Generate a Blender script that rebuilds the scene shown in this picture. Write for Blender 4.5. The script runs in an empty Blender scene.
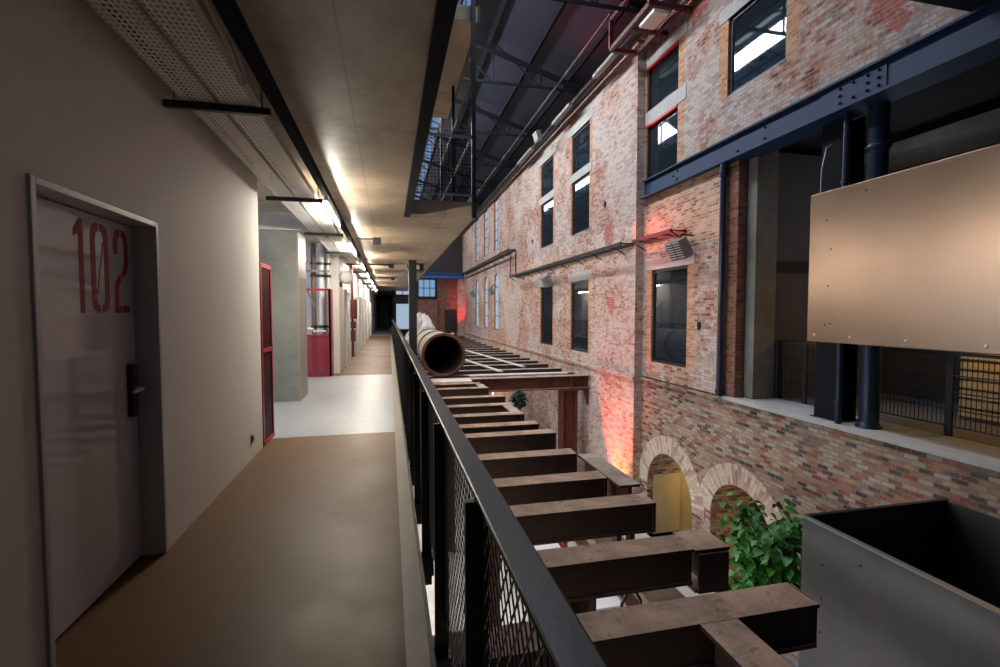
import bpy, math, random
from mathutils import Vector, Matrix
random.seed(7)
C = bpy.context.scene.collection
PI = math.pi

# ------------------------------------------------------------------ mesh helpers
class MB:
    def __init__(s):
        s.v = []; s.f = []; s.m = []; s.uv = {}; s.smooth = set()
    def add(s, vs, fs, mi=0, smooth=False, uvs=None):
        b = len(s.v); s.v.extend([tuple(p) for p in vs])
        for k, f in enumerate(fs):
            if smooth: s.smooth.add(len(s.f))
            if uvs: s.uv[len(s.f)] = uvs[k]
            s.f.append(tuple(i + b for i in f)); s.m.append(mi)
        return s
    def box(s, x0, x1, y0, y1, z0, z1, mi=0):
        vs = [(x0,y0,z0),(x1,y0,z0),(x1,y1,z0),(x0,y1,z0),(x0,y0,z1),(x1,y0,z1),(x1,y1,z1),(x0,y1,z1)]
        return s.add(vs, [(0,3,2,1),(4,5,6,7),(0,1,5,4),(1,2,6,5),(2,3,7,6),(3,0,4,7)], mi)
    def bar(s, p0, p1, w, h, up=(0,0,1), mi=0):
        p0 = Vector(p0); p1 = Vector(p1); d = (p1-p0).normalized(); up = Vector(up)
        if abs(d.dot(up)) > .95: up = Vector((1,0,0))
        a = d.cross(up).normalized(); b = a.cross(d).normalized()
        vs = []
        for p in (p0, p1):
            for sa, sb in ((-1,-1),(1,-1),(1,1),(-1,1)):
                vs.append(p + a*sa*w/2 + b*sb*h/2)
        return s.add(vs, [(3,2,1,0),(4,5,6,7),(0,1,5,4),(1,2,6,5),(2,3,7,6),(3,0,4,7)], mi)
    def prism(s, pts, axis, a, b, mi=0):
        n = len(pts); vs = []
        for t in (a, b):
            for (u, w) in pts:
                vs.append((t,u,w) if axis == 'x' else (u,t,w) if axis == 'y' else (u,w,t))
        fs = [tuple(range(n-1,-1,-1)), tuple(range(n,2*n))]
        for i in range(n):
            j = (i+1) % n; fs.append((i,j,n+j,n+i))
        return s.add(vs, fs, mi)
    def tube(s, pts, r, n=10, mi=0, caps=True, closed=False):
        pts = [Vector(p) for p in pts]; rings = []; N = len(pts); prev = None
        rr = r if isinstance(r, (list, tuple)) else [r]*N
        b = len(s.v); vs = []
        for i, p in enumerate(pts):
            if closed: d = pts[(i+1)%N]-pts[i-1]
            else: d = pts[min(i+1,N-1)]-pts[max(i-1,0)]
            d.normalize()
            ref = prev if prev is not None else (Vector((0,0,1)) if abs(d.z) < .9 else Vector((1,0,0)))
            a = (ref - d*ref.dot(d)).normalized(); prev = a; c = d.cross(a)
            for k in range(n):
                t = 2*PI*k/n; vs.append(p + (a*math.cos(t)+c*math.sin(t))*rr[i])
        fs = []
        for i in range(N if closed else N-1):
            for k in range(n):
                k2 = (k+1)%n; i2 = (i+1)%N
                fs.append((i*n+k, i*n+k2, i2*n+k2, i2*n+k))
        s.add(vs, fs, mi, True)
        if caps and not closed:
            s.add(vs[:n], [tuple(range(n-1,-1,-1))], mi); s.add(vs[-n:], [tuple(range(n))], mi)
        return s
    def lathe(s, prof, o, axis='z', n=24, mi=0, smooth=True):
        # prof: (radius, height) pairs
        o = Vector(o); vs = []
        for (r, h) in prof:
            for k in range(n):
                t = 2*PI*k/n; a, b = r*math.cos(t), r*math.sin(t)
                vs.append(o + Vector((a,b,h) if axis == 'z' else (a,h,b) if axis == 'y' else (h,a,b)))
        fs = []
        for i in range(len(prof)-1):
            for k in range(n):
                k2 = (k+1)%n; q = (i*n+k, i*n+k2, (i+1)*n+k2, (i+1)*n+k)
                fs.append(q if axis != 'y' else q[::-1])
        return s.add(vs, fs, mi, smooth)
    def ibeam(s, axis, a, b, c, ztop, w=.28, h=.38, tf=.03, tw=.03, mi=0):
        # c is the cross coordinate of the web
        P = [(c-w/2,ztop),(c+w/2,ztop),(c+w/2,ztop-tf),(c+tw/2,ztop-tf),(c+tw/2,ztop-h+tf),(c+w/2,ztop-h+tf),
             (c+w/2,ztop-h),(c-w/2,ztop-h),(c-w/2,ztop-h+tf),(c-tw/2,ztop-h+tf),(c-tw/2,ztop-tf),(c-w/2,ztop-tf)]
        if axis == 'x': return s.prism(P, 'x', a, b, mi)
        return s.prism(P[::-1], 'y', a, b, mi)
    def build(s, name, mats, parent=None, origin=None):
        if not isinstance(mats, (list, tuple)): mats = [mats]
        if parent is not None: o0 = wloc(parent)
        elif origin is not None: o0 = Vector(origin)
        else: o0 = Vector((0,0,0))
        me = bpy.data.meshes.new(name)
        me.from_pydata([tuple(Vector(p)-o0) for p in s.v], [], s.f)
        for m in mats: me.materials.append(m)
        for i, p in enumerate(me.polygons):
            p.material_index = s.m[i]; p.use_smooth = i in s.smooth
        if s.uv:
            ul = me.uv_layers.new(name='UVMap')
            for fi, uvs in s.uv.items():
                p = me.polygons[fi]
                for k, li in enumerate(p.loop_indices): ul.data[li].uv = uvs[k]
        me.update()
        o = bpy.data.objects.new(name, me); C.objects.link(o)
        if parent is not None: o.parent = parent
        else: o.location = o0
        return o
    def base(s):
        xs = [p[0] for p in s.v]; ys = [p[1] for p in s.v]; zs = [p[2] for p in s.v]
        return ((min(xs)+max(xs))/2, (min(ys)+max(ys))/2, min(zs))
    def thing(s, name, mats, label, cat, group=None, kind=None):
        return tag(s.build(name, mats, None, s.base()), label, cat, group, kind)
    def struct(s, name, mats, parent=None):
        o = s.build(name, mats, parent)
        if parent is None: o['kind'] = 'structure'
        return o

def wloc(o):
    v = Vector((0,0,0))
    while o is not None: v = v + Vector(o.location); o = o.parent
    return v
def tag(o, label, cat, group=None, kind=None):
    o['label'] = label; o['category'] = cat
    if group: o['group'] = group
    if kind: o['kind'] = kind
    return o
def empty(name, loc, label, cat, group=None):
    o = bpy.data.objects.new(name, None); C.objects.link(o); o.location = loc
    o.empty_display_size = .1
    return tag(o, label, cat, group)
def dup(root, loc, label=None, group=None, rotz=None):
    r = root.copy(); C.objects.link(r); r.location = loc
    if label: r['label'] = label
    if group: r['group'] = group
    if rotz is not None: r.rotation_euler.z = rotz
    for ch in list(root.children):
        c = ch.copy(); C.objects.link(c); c.parent = r
        for g in ch.children:
            d = g.copy(); C.objects.link(d); d.parent = c
    return r
def bev(o, w=.006, n=2):
    m = o.modifiers.new('bevel', 'BEVEL'); m.width = w; m.segments = n; m.limit_method = 'ANGLE'
    return o

# ------------------------------------------------------------------ material helpers
class NT:
    def __init__(s, name):
        s.m = bpy.data.materials.new(name); s.m.use_nodes = True
        s.t = s.m.node_tree; s.n = s.t.nodes; s.b = s.n['Principled BSDF']
    def new(s, typ, **kw):
        n = s.n.new(typ)
        for k, v in kw.items(): setattr(n, k, v)
        return n
    def link(s, a, b): s.t.links.new(a, b)
    def val(s, sock, v):
        if isinstance(v, bpy.types.NodeSocket): s.link(v, sock)
        else: sock.default_value = v
    def math(s, op, a, b=0., c=0., clamp=False):
        n = s.new('ShaderNodeMath', operation=op, use_clamp=clamp)
        s.val(n.inputs[0], a); s.val(n.inputs[1], b); s.val(n.inputs[2], c)
        return n.outputs[0]
    def mix(s, fac, a, b, typ='MIX'):
        n = s.new('ShaderNodeMix', data_type='RGBA', blend_type=typ)
        s.val(n.inputs[0], fac); s.val(n.inputs[6], col(a)); s.val(n.inputs[7], col(b))
        return n.outputs[2]
    def noise(s, scale, detail=4, rough=.6, vec=None, dist=0.):
        n = s.new('ShaderNodeTexNoise'); n.inputs['Scale'].default_value = scale
        n.inputs['Detail'].default_value = detail; n.inputs['Roughness'].default_value = rough
        n.inputs['Distortion'].default_value = dist
        s.link(vec if vec else s.obj(), n.inputs['Vector'])
        return n.outputs['Fac']
    def obj(s):
        if not hasattr(s, '_o'): s._o = s.new('ShaderNodeTexCoord').outputs['Object']
        return s._o
    def pos(s):
        if not hasattr(s, '_p'):
            g = s.new('ShaderNodeNewGeometry'); s._p = g.outputs['Position']; s._nrm = g.outputs['Normal']
        return s._p
    def scaled(s, sc, vec=None):
        n = s.new('ShaderNodeMapping'); n.inputs['Scale'].default_value = sc
        s.link(vec if vec else s.obj(), n.inputs['Vector']); return n.outputs[0]
    def ramp(s, fac, stops, const=False):
        n = s.new('ShaderNodeValToRGB'); s.link(fac, n.inputs[0]); e = n.color_ramp.elements
        if const: n.color_ramp.interpolation = 'CONSTANT'
        while len(e) < len(stops): e.new(.5)
        for i, (p, c) in enumerate(stops): e[i].position = p; e[i].color = col(c)
        return n.outputs[0]
    def step(s, v, a, b):
        n = s.new('ShaderNodeMapRange'); n.interpolation_type = 'SMOOTHSTEP'
        s.val(n.inputs[0], v); n.inputs[1].default_value = a; n.inputs[2].default_value = b
        return n.outputs[0]
    def bump(s, h, strength=.3, dist=.02):
        n = s.new('ShaderNodeBump'); n.inputs['Strength'].default_value = strength; n.inputs['Distance'].default_value = dist
        s.link(h, n.inputs['Height']); s.link(n.outputs[0], s.b.inputs['Normal'])
    def fin(s, color=None, rough=None, metal=None, spec=None, coat=None):
        B = s.b.inputs
        if color is not None: s.val(B['Base Color'], col(color))
        if rough is not None: s.val(B['Roughness'], rough)
        if metal is not None: s.val(B['Metallic'], metal)
        if spec is not None: B['Specular IOR Level'].default_value = spec
        if coat is not None: B['Coat Weight'].default_value = coat; B['Coat Roughness'].default_value = .08
        return s.m
def col(c):
    if isinstance(c, tuple) and len(c) == 3: return (c[0], c[1], c[2], 1.)
    return c

def flat(name, c, rough=.6, metal=0., var=.15, scale=6., bump=0., spec=None):
    t = NT(name); n = t.noise(scale, 5, .65)
    k = t.mix(n, tuple(x*(1-var) for x in c), tuple(min(1, x*(1+var)) for x in c))
    if bump: t.bump(t.noise(scale*8, 3), bump, .01)
    return t.fin(k, rough, metal, spec)
def emis(name, c, strength):
    t = NT(name); t.b.inputs['Emission Color'].default_value = col(c); t.b.inputs['Emission Strength'].default_value = strength
    return t.fin((.02,.02,.02), .5)

def concrete(name, c, var=.25, rough=.6, boards=None, bump=.15, spec=.4, stain=(.2,.15,.1), stainamt=.35):
    t = NT(name)
    n1 = t.step(t.noise(.9, 7, .7), .28, .72); n2 = t.noise(9, 4, .6)
    k = t.mix(n1, tuple(x*(1-var) for x in c), tuple(min(1,x*(1+var)) for x in c))
    k = t.mix(t.math('MULTIPLY', t.step(n2, .45, .75), .3), k, tuple(x*.6 for x in c))
    n3 = t.noise(.45, 5, .7)
    k = t.mix(t.math('MULTIPLY', t.step(n3, .48, .68), stainamt), k, stain)
    r = t.math('ADD', t.math('MULTIPLY', n1, .14), rough-.07)
    if boards:
        # formwork joints: thin dark lines in the cast surface
        sx = t.new('ShaderNodeSeparateXYZ'); t.link(t.obj(), sx.inputs[0])
        lines = None
        for ax, pitch, off, wd in boards:
            m = t.math('PINGPONG', t.math('ADD', sx.outputs[ax], off), pitch/2)
            l = t.math('LESS_THAN', m, wd)
            lines = l if lines is None else t.math('MAXIMUM', lines, l)
        k = t.mix(t.math('MULTIPLY', lines, .65), k, tuple(x*.3 for x in c))
    t.bump(n2, bump, .01)
    return t.fin(k, r, 0., spec)

def brick(name, stops, mortar, wash=(.6,.57,.54), washamt=.6, washcut=(.42,.62), soot=.25, blobs=(), uv=False, bw=.175, bh=.064, ms=.0075, bump=.9, jit=.016):
    t = NT(name)
    if uv:
        vec = t.new('ShaderNodeTexCoord').outputs['UV']
    else:
        o = t.new('ShaderNodeSeparateXYZ'); t.link(t.obj(), o.inputs[0]); t.pos()
        nn = t.new('ShaderNodeSeparateXYZ'); t.link(t._nrm, nn.inputs[0])
        fy = t.math('GREATER_THAN', t.math('ABSOLUTE', nn.outputs[1]), .7)
        fz = t.math('GREATER_THAN', t.math('ABSOLUTE', nn.outputs[2]), .7)
        u = t.math('ADD', t.math('MULTIPLY', o.outputs[0], fy), t.math('MULTIPLY', o.outputs[1], t.math('SUBTRACT', 1., fy)))
        v = t.math('ADD', t.math('MULTIPLY', o.outputs[0], fz), t.math('MULTIPLY', o.outputs[2], t.math('SUBTRACT', 1., fz)))
        wob = t.noise(1.3, 2); v = t.math('ADD', v, t.math('MULTIPLY', t.math('SUBTRACT', wob, .5), .03))
        u = t.math('ADD', u, t.math('MULTIPLY', t.math('SUBTRACT', t.noise(17, 2), .5), jit)); v = t.math('ADD', v, t.math('MULTIPLY', t.math('SUBTRACT', t.noise(15, 2, .6, t.scaled((1.3,1.1,1.2))), .5), jit))
        cb = t.new('ShaderNodeCombineXYZ'); t.link(u, cb.inputs[0]); t.link(v, cb.inputs[1]); vec = cb.outputs[0]
    b = t.new('ShaderNodeTexBrick'); t.link(vec, b.inputs['Vector'])
    b.inputs['Color1'].default_value = (0,0,0,1); b.inputs['Color2'].default_value = (1,1,1,1); b.inputs['Mortar'].default_value = (.5,.5,.5,1)
    b.inputs['Scale'].default_value = 1.; b.inputs['Mortar Size'].default_value = ms; b.inputs['Mortar Smooth'].default_value = .3
    b.inputs['Brick Width'].default_value = bw; b.inputs['Row Height'].default_value = bh
    bc_ = t.math('ADD', t.math('MULTIPLY', b.outputs['Color'], .82), t.math('MULTIPLY', t.math('SUBTRACT', t.noise(3.2, 4, .7), .41), .55), 0, True)
    k = t.ramp(bc_, stops)
    nf = t.noise(28, 4, .7); k = t.mix(t.math('MULTIPLY', nf, .45), k, tuple(x*.35 for x in mortar), 'MULTIPLY') if False else t.mix(t.math('MULTIPLY', t.step(nf, .5, .8), .45), k, tuple(x*.45 for x in stops[1][1]))
    # lime wash remains in patches
    n1 = t.noise(.55, 6, .72); n2 = t.noise(7, 4, .7)
    w = t.math('ADD', t.math('MULTIPLY', n1, .75), t.math('MULTIPLY', n2, .25))
    w = t.math('MULTIPLY', t.step(w, washcut[0], washcut[1]), washamt)
    w = t.math('MULTIPLY', w, t.math('ADD', t.math('MULTIPLY', nf, 1.0), .45), 0, True)
    w = t.math('MULTIPLY', w, t.math('ADD', .55, t.math('MULTIPLY', b.outputs['Color'], .75)), 0, True)
    k = t.mix(w, k, wash)
    s1 = t.noise(1.1, 5, .7, t.scaled((1,1,.8)))
    k = t.mix(t.math('MULTIPLY', t.step(s1, .55, .72), soot), k, (.05,.04,.045))
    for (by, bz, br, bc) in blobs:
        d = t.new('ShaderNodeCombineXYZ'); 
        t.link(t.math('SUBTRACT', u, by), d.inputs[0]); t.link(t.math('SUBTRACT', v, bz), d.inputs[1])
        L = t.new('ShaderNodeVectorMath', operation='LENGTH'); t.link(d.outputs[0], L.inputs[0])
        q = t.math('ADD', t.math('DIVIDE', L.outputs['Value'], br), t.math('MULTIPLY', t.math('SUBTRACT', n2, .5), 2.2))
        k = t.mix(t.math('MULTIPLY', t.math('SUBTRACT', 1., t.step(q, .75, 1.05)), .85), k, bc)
    k = t.mix(b.outputs['Fac'], k, mortar)
    h = t.math('ADD', t.math('MULTIPLY', t.math('SUBTRACT', 1., b.outputs['Fac']), .7), t.math('MULTIPLY', nf, .5))
    t.bump(h, bump, .012)
    return t.fin(k, .88, 0., .25)

def rust(name, c1, c2, dust=None, rough=.8):
    t = NT(name); n = t.noise(5, 6, .7); n2 = t.noise(1.5, 4, .6)
    k = t.mix(n, c1, c2); k = t.mix(t.math('MULTIPLY', t.step(n2, .5, .7), .5), k, (.015,.01,.009))
    if dust:
        t.pos(); nn = t.new('ShaderNodeSeparateXYZ'); t.link(t._nrm, nn.inputs[0])
        f = t.step(nn.outputs[2], .6, .9)
        nd = t.noise(2.2, 6, .75)
        dk = t.mix(t.step(nd, .35, .7), tuple(x*.5 for x in dust), dust)
        sp = t.noise(14, 3, .6); dk = t.mix(t.math('MULTIPLY', t.step(sp, .58, .7), .5), dk, (.06,.035,.025))
        k = t.mix(t.math('MULTIPLY', f, .9), k, dk)
    t.bump(n, .35, .01)
    return t.fin(k, rough, .1, .35)

def glassy(name, tint=(.02,.03,.04), tr=.35, rough=.03):
    t = NT(name)
    out = t.n['Material Output']
    t.fin(tint, rough, 0., .8)
    tb = t.new('ShaderNodeBsdfTransparent'); tb.inputs[0].default_value = (.75,.8,.82,1)
    mx = t.new('ShaderNodeMixShader'); mx.inputs[0].default_value = tr
    t.link(t.b.outputs[0], mx.inputs[1]); t.link(tb.outputs[0], mx.inputs[2]); t.link(mx.outputs[0], out.inputs[0])
    return t.m

M = {}
M['plaster'] = flat('plaster_white', (.70,.67,.64), .75, 0, .06, 2.5, .05, .3)
M['plaster_far'] = flat('plaster_far', (.66,.64,.62), .7, 0, .06, 2.5, 0, .3)
M['ceil'] = concrete('cast_concrete', (.37,.29,.20), .45, .42, [(1,2.6,.55,.011),(0,1.25,.28,.008)], .25, .6, (.10,.065,.04), .75)
M['conc'] = concrete('grey_concrete', (.185,.19,.175), .3, .6, None, .2, .4, (.22,.22,.2), .4)
M['conc_light'] = concrete('lintel_concrete', (.46,.46,.45), .2, .8, None, .15, .3)
M['ledge'] = concrete('ledge_concrete', (.42,.43,.45), .15, .6, None, .1, .4, (.3,.3,.32), .3)
M['screed'] = concrete('brown_screed', (.12,.058,.018), .18, .5, None, .06, .3, (.07,.038,.018), .4)
M['lobby'] = concrete('grey_screed', (.30,.32,.345), .2, .4, None, .05, .4, (.2,.21,.22), .4)
M['edge'] = concrete('pale_kerb', (.25,.225,.19), .2, .4, None, .06, .5, (.25,.22,.19), .4)
M['ground'] = concrete('hall_floor', (.42,.41,.39), .2, .5, None, .06, .4, (.3,.27,.22), .4)
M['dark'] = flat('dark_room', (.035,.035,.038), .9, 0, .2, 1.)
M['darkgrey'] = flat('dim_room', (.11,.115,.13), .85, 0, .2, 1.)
M['black'] = flat('black_paint', (.012,.012,.014), .42, 0, .2, 20., .04)
M['rail'] = flat('charcoal_steel', (.020,.022,.028), .36, .3, .25, 8., .05)
M['blue'] = flat('blue_steel', (.006,.030,.092), .65, 0., .35, 3., .08)
M['navy'] = flat('navy_paint', (.012,.024,.055), .3, .1, .3, 4., .05)
M['roof'] = flat('roof_sheet', (.014,.020,.042), .6, 0, .25, 1.)
M['truss'] = flat('truss_paint', (.010,.011,.015), .9, 0, .2, 8., 0, .1)
M['galv'] = flat('galvanised_tray', (.74,.71,.68), .5, .05, .08, 5.)
M['grey_metal'] = flat('grey_metal', (.22,.23,.24), .45, .5, .2, 6.)
M['white_metal'] = flat('white_metal', (.62,.62,.62), .4, .1, .05, 6.)
M['door'] = flat('white_gloss_laminate', (.60,.61,.67), .06, 0, .03, 3., 0, .55)
M['door_frame'] = flat('pale_frame', (.50,.49,.48), .28, .1, .04, 3.)
M['red'] = flat('red_powder_coat', (.30,.006,.018), .4, 0, .15, 4.)
M['redtxt'] = flat('red_lettering', (.34,.006,.018), .5, 0, .08, 4.)
M['darkred'] = flat('dark_red_paint', (.075,.010,.014), .45, 0, .2, 4.)
M['redbar'] = flat('red_bar_colour', (.60,.015,.03), .5, 0, .15, 4.)
M['rust'] = rust('rusty_steel', (.022,.011,.007), (.055,.025,.015), (.50,.34,.25))
M['rustred'] = rust('rust_red_steel', (.075,.024,.016), (.13,.042,.028), (.42,.36,.31))
M['rustfar'] = rust('rusty_far_steel', (.05,.03,.024), (.11,.06,.045), (.50,.46,.42))
M['pipe'] = rust('pale_scale_iron', (.34,.32,.31), (.5,.49,.48), None, .6)
M['rim'] = rust('rust_rim', (.085,.033,.018), (.20,.085,.05), None)
M['bore'] = flat('dark_bore', (.012,.008,.007), .95, 0, .3, 3.)  # near-black colour for the inside of the pipe
M['tarp'] = flat('pale_tarpaulin', (.62,.62,.63), .55, 0, .12, 5.)
M['plank'] = flat('pale_plank', (.56,.52,.47), .8, 0, .25, 4.)
M['wood'] = flat('weathered_plank', (.16,.10,.07), .8, 0, .4, 7., .2)
M['leaf'] = flat('green_leaf', (.028,.145,.016), .5, 0, .7, 9., 0, .5)
M['stem'] = flat('green_stem', (.06,.09,.03), .6, 0, .3, 9.)
M['pot'] = flat('grey_planter', (.16,.16,.165), .7, 0, .15, 5.)
M['hopper'] = None
M['tube'] = emis('tube_light', (1.,.90,.76), 210.)
M['cool_pane'] = emis('lit_pane', (.50,.66,.85), .62)
M['sky_pane'] = emis('skylight_glass', (.78,.88,1.), 2.6)
M['sky_far'] = emis('skylight_glass_dim', (.16,.36,.72), .55)
M['blue_pane'] = emis('blue_lit_pane', (.30,.52,.85), .55)
M['red_lamp'] = emis('red_lamp_lens', (1.,.02,.05), 6.)
M['warm_lamp'] = emis('warm_lamp_lens', (1.,.55,.15), 9.)
M['glass'] = glassy('window_glass')
M['red_glass'] = glassy('red_tinted_glass', (.30,.03,.06), .35, .1)
M['skin_white'] = flat('white_enamel', (.7,.7,.68), .4, 0, .03, 3.)
M['yellow_wall'] = flat('ochre_plaster', (.42,.33,.18), .85, 0, .25, 2.5, .15)
M['bluebin'] = flat('blue_plastic', (.03,.09,.22), .5, 0, .1, 3.)
M['white_top'] = flat('white_board', (.46,.47,.50), .55, 0, .05, 3.)
M['maroon'] = flat('maroon_fabric', (.22,.02,.04), .85, 0, .2, 10.)
M['cable'] = flat('cream_cable', (.5,.46,.38), .6, 0, .1, 5.)
# brushed copper sheet
t = NT('brushed_copper'); st = t.noise(3., 6, .7, t.scaled((1, .9, 22.))); bl = t.noise(1.1, 4, .6)
k = t.mix(bl, (.26,.175,.125), (.36,.255,.19)); k = t.mix(t.math('MULTIPLY', t.step(st,.5,.8), .25), k, (.17,.115,.08))
t.bump(st, .04, .01); M['copper'] = t.fin(k, t.math('ADD', t.math('MULTIPLY', bl, .16), .24), .9)
t = NT('mill_steel'); st = t.noise(1.6, 5, .65); sc = t.noise(22, 4, .7)
k = t.mix(st, (.055,.054,.06), (.13,.128,.14)); k = t.mix(t.math('MULTIPLY', t.step(sc,.62,.75), .5), k, (.08,.06,.06))
M['hopper'] = t.fin(k, t.math('ADD', t.math('MULTIPLY', st, .3), .3), .75)
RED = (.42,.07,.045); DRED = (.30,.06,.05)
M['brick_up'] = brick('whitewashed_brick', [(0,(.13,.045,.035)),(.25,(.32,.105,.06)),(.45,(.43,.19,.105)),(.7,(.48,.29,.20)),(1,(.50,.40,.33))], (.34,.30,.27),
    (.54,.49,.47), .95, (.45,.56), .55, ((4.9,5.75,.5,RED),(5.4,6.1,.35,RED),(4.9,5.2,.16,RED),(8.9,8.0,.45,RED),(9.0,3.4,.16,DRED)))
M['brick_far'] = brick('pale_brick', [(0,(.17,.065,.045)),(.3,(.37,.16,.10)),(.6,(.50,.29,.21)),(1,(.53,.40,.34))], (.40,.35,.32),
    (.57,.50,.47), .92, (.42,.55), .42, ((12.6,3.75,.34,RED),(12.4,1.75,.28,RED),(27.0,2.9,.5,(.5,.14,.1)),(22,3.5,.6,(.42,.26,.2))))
M['brick_jamb'] = brick('orange_brick', [(0,(.34,.13,.06)),(.4,(.50,.23,.12)),(.7,(.56,.32,.18)),(1,(.58,.40,.26))], (.46,.38,.31), (.6,.5,.42), .35, (.5,.7), .1)
M['brick_band'] = brick('tan_brick', [(0,(.24,.09,.05)),(.3,(.42,.21,.12)),(.6,(.52,.33,.22)),(1,(.56,.44,.34))], (.50,.45,.40), (.62,.55,.5), .3, (.5,.7), .15)
M['brick_low'] = brick('mixed_old_brick', [(0,(.03,.027,.03)),(.14,(.075,.055,.05)),(.24,(.24,.065,.04)),(.36,(.29,.115,.08)),(.5,(.24,.15,.115)),(.64,(.34,.25,.155)),(.8,(.30,.255,.225)),(1,(.40,.36,.33))], (.20,.18,.16),
    (.50,.47,.44), .35, (.48,.66), .4)
M['brick_arch'] = brick('arch_brick', [(0,(.28,.15,.11)),(.3,(.42,.31,.24)),(.6,(.50,.42,.35)),(1,(.56,.51,.46))], (.32,.28,.25), (.5,.46,.42), .4, (.5,.7), .2, (), True, .30, .078, .008)
M['brick_red'] = brick('dim_red_brick', [(0,(.14,.05,.035)),(.5,(.25,.10,.07)),(1,(.33,.17,.12))], (.2,.17,.15), (.4,.35,.3), .2, (.5,.7), .3)

# ------------------------------------------------------------------ wall with openings
def holed_wall(x, y0, y1, z0, z1, holes, thick, jamb=0., jmats=0):
    """front face at x looking to -X; holes = (ya,yb,za,zb,arch) ; returns MB. material 1 = jamb brick, arch: True -> semicircular head"""
    mb = MB(); ys = {y0,y1}; zs = {z0,z1}
    for h in holes:
        ys |= {h[0],h[1]}; zs |= {h[2],h[3]}
        if jamb: ys |= {max(y0,h[0]-jamb), min(y1,h[1]+jamb)}
    ys = sorted(ys); zs = sorted(zs)
    for i in range(len(ys)-1):
        for j in range(len(zs)-1):
            a,b,c,d = ys[i],ys[i+1],zs[j],zs[j+1]; my,mz = (a+b)/2,(c+d)/2
            if any(h[0]<my<h[1] and h[2]<mz<h[3] for h in holes): continue
            mi = 0
            if jamb and any(h[0]-jamb<my<h[1]+jamb and h[2]<mz<h[3] and not h[4] for h in holes): mi = 1
            mb.add([(x,a,c),(x,b,c),(x,b,d),(x,a,d)], [(3,2,1,0)], mi)
            mb.add([(x+thick,a,c),(x+thick,b,c),(x+thick,b,d),(x+thick,a,d)], [(0,1,2,3)], 0)
    X = x+thick; jm = 1 if jamb else 0
    for (a,b,c,d,arch) in holes:
        zt = d
        if arch:
            r = (b-a)/2; cy = (a+b)/2; zt = d-r*arch; n = 16
            arc = [(cy-r*math.cos(PI*k/n), zt+r*arch*math.sin(PI*k/n)) for k in range(n+1)]
            for k in range(n):
                p,q = arc[k],arc[k+1]
                for xx,fl in ((x,1),(X,0)):
                    vs=[(xx,p[0],p[1]),(xx,q[0],q[1]),(xx,q[0],d),(xx,p[0],d)]
                    mb.add(vs,[(3,2,1,0) if fl else (0,1,2,3)],0)
                mb.add([(x,p[0],p[1]),(x,q[0],q[1]),(X,q[0],q[1]),(X,p[0],p[1])],[(0,1,2,3)],jm)
        else:
            mb.add([(x,a,d),(x,b,d),(X,b,d),(X,a,d)],[(0,1,2,3)],jm)
        mb.add([(x,a,c),(x,b,c),(X,b,c),(X,a,c)],[(3,2,1,0)],jm)
        mb.add([(x,a,c),(X,a,c),(X,a,zt),(x,a,zt)],[(0,1,2,3)],jm)
        mb.add([(x,b,c),(X,b,c),(X,b,zt),(x,b,zt)],[(3,2,1,0)],jm)
    # ends and top
    mb.add([(x,y0,z0),(X,y0,z0),(X,y0,z1),(x,y0,z1)],[(0,1,2,3)],0)
    mb.add([(x,y1,z0),(X,y1,z0),(X,y1,z1),(x,y1,z1)],[(3,2,1,0)],0)
    mb.add([(x,y0,z1),(X,y0,z1),(X,y1,z1),(x,y1,z1)],[(0,1,2,3)],0)
    return mb

XN, XF, YS = 6.27, 6.05, 11.05     # near wall face, far wall face, where the wall steps
WN1 = (6.68,8.06,5.62,7.05,0); WN2 = (9.66,11.0,4.78,6.16,0); WN3 = (9.66,11.0,6.47,7.55,0); LN = (9.2,10.65,.34,2.58,0)
opening = (-2.5,7.95,-.06,4.72,0)
# near upper wall: the opening is cut through the bottom edge
nb = holed_wall(XN,-3,YS,-.06,8.4,[(-2.9,8.0,-.06,4.80,0),WN1,WN2,WN3,LN],.5,.24)
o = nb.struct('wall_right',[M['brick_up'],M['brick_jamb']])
FH = []
for (a,b) in ((13.95,15.45),(17.3,18.82)):
    FH += [(a,b,4.13,5.88,0),(a,b,6.14,7.45,0),(a,b,.27,2.58,0)]
AR = []
for a in (26.55,29.6,32.8):
    AR += [(a,a+1.15,.52,3.8,1)]; FH += [(a,a+1.15,5.12,8.0,0)]
fb = holed_wall(XF,YS,40,-4,8.6,FH+AR,.5,.2)
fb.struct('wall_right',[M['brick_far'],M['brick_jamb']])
# lower near wall with the two vaults
lw = holed_wall(XN-.02,-3,YS-.002,-4,-.10,[(8.86,10.68,-4,-1.74,1.05),(6.68,8.27,-4,-1.66,1.0)],.9)
lw.struct('wall_right',[M['brick_low']])
# tan rebuilt brick band under the girder, between pipe and window
MB().box(XN-.012,XN,8.16,YS-.01,2.98,4.40).struct('trim_1',M['brick_band'])

# arch rings (voussoirs laid radially)
def arch_ring(cy, zs, r, ax, w, x, seg=(0,PI)):
    mb = MB(); n = 28; L = 0.
    for k in range(n):
        a0 = seg[0]+(seg[1]-seg[0])*k/n; a1 = seg[0]+(seg[1]-seg[0])*(k+1)/n
        P = lambda a,rr: (cy-(r+rr)*math.cos(a), zs+(r*ax+rr)*math.sin(a))
        p0,p1,q0,q1 = P(a0,0),P(a1,0),P(a0,w),P(a1,w)
        dl = (r+w/2)*(a1-a0)
        vs = [(x,*p0),(x,*p1),(x,*q1),(x,*q0),(x+.05,*p0),(x+.05,*p1),(x+.05,*q1),(x+.05,*q0)]
        uv = [(0,L),(0,L+dl),(w,L+dl),(w,L)]
        mb.add(vs,[(3,2,1,0)],0,False,[uv[::-1]])
        mb.add(vs,[(2,3,7,6),(0,1,5,4)],0,False,[uv,uv])
        L += dl
    return mb
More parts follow.
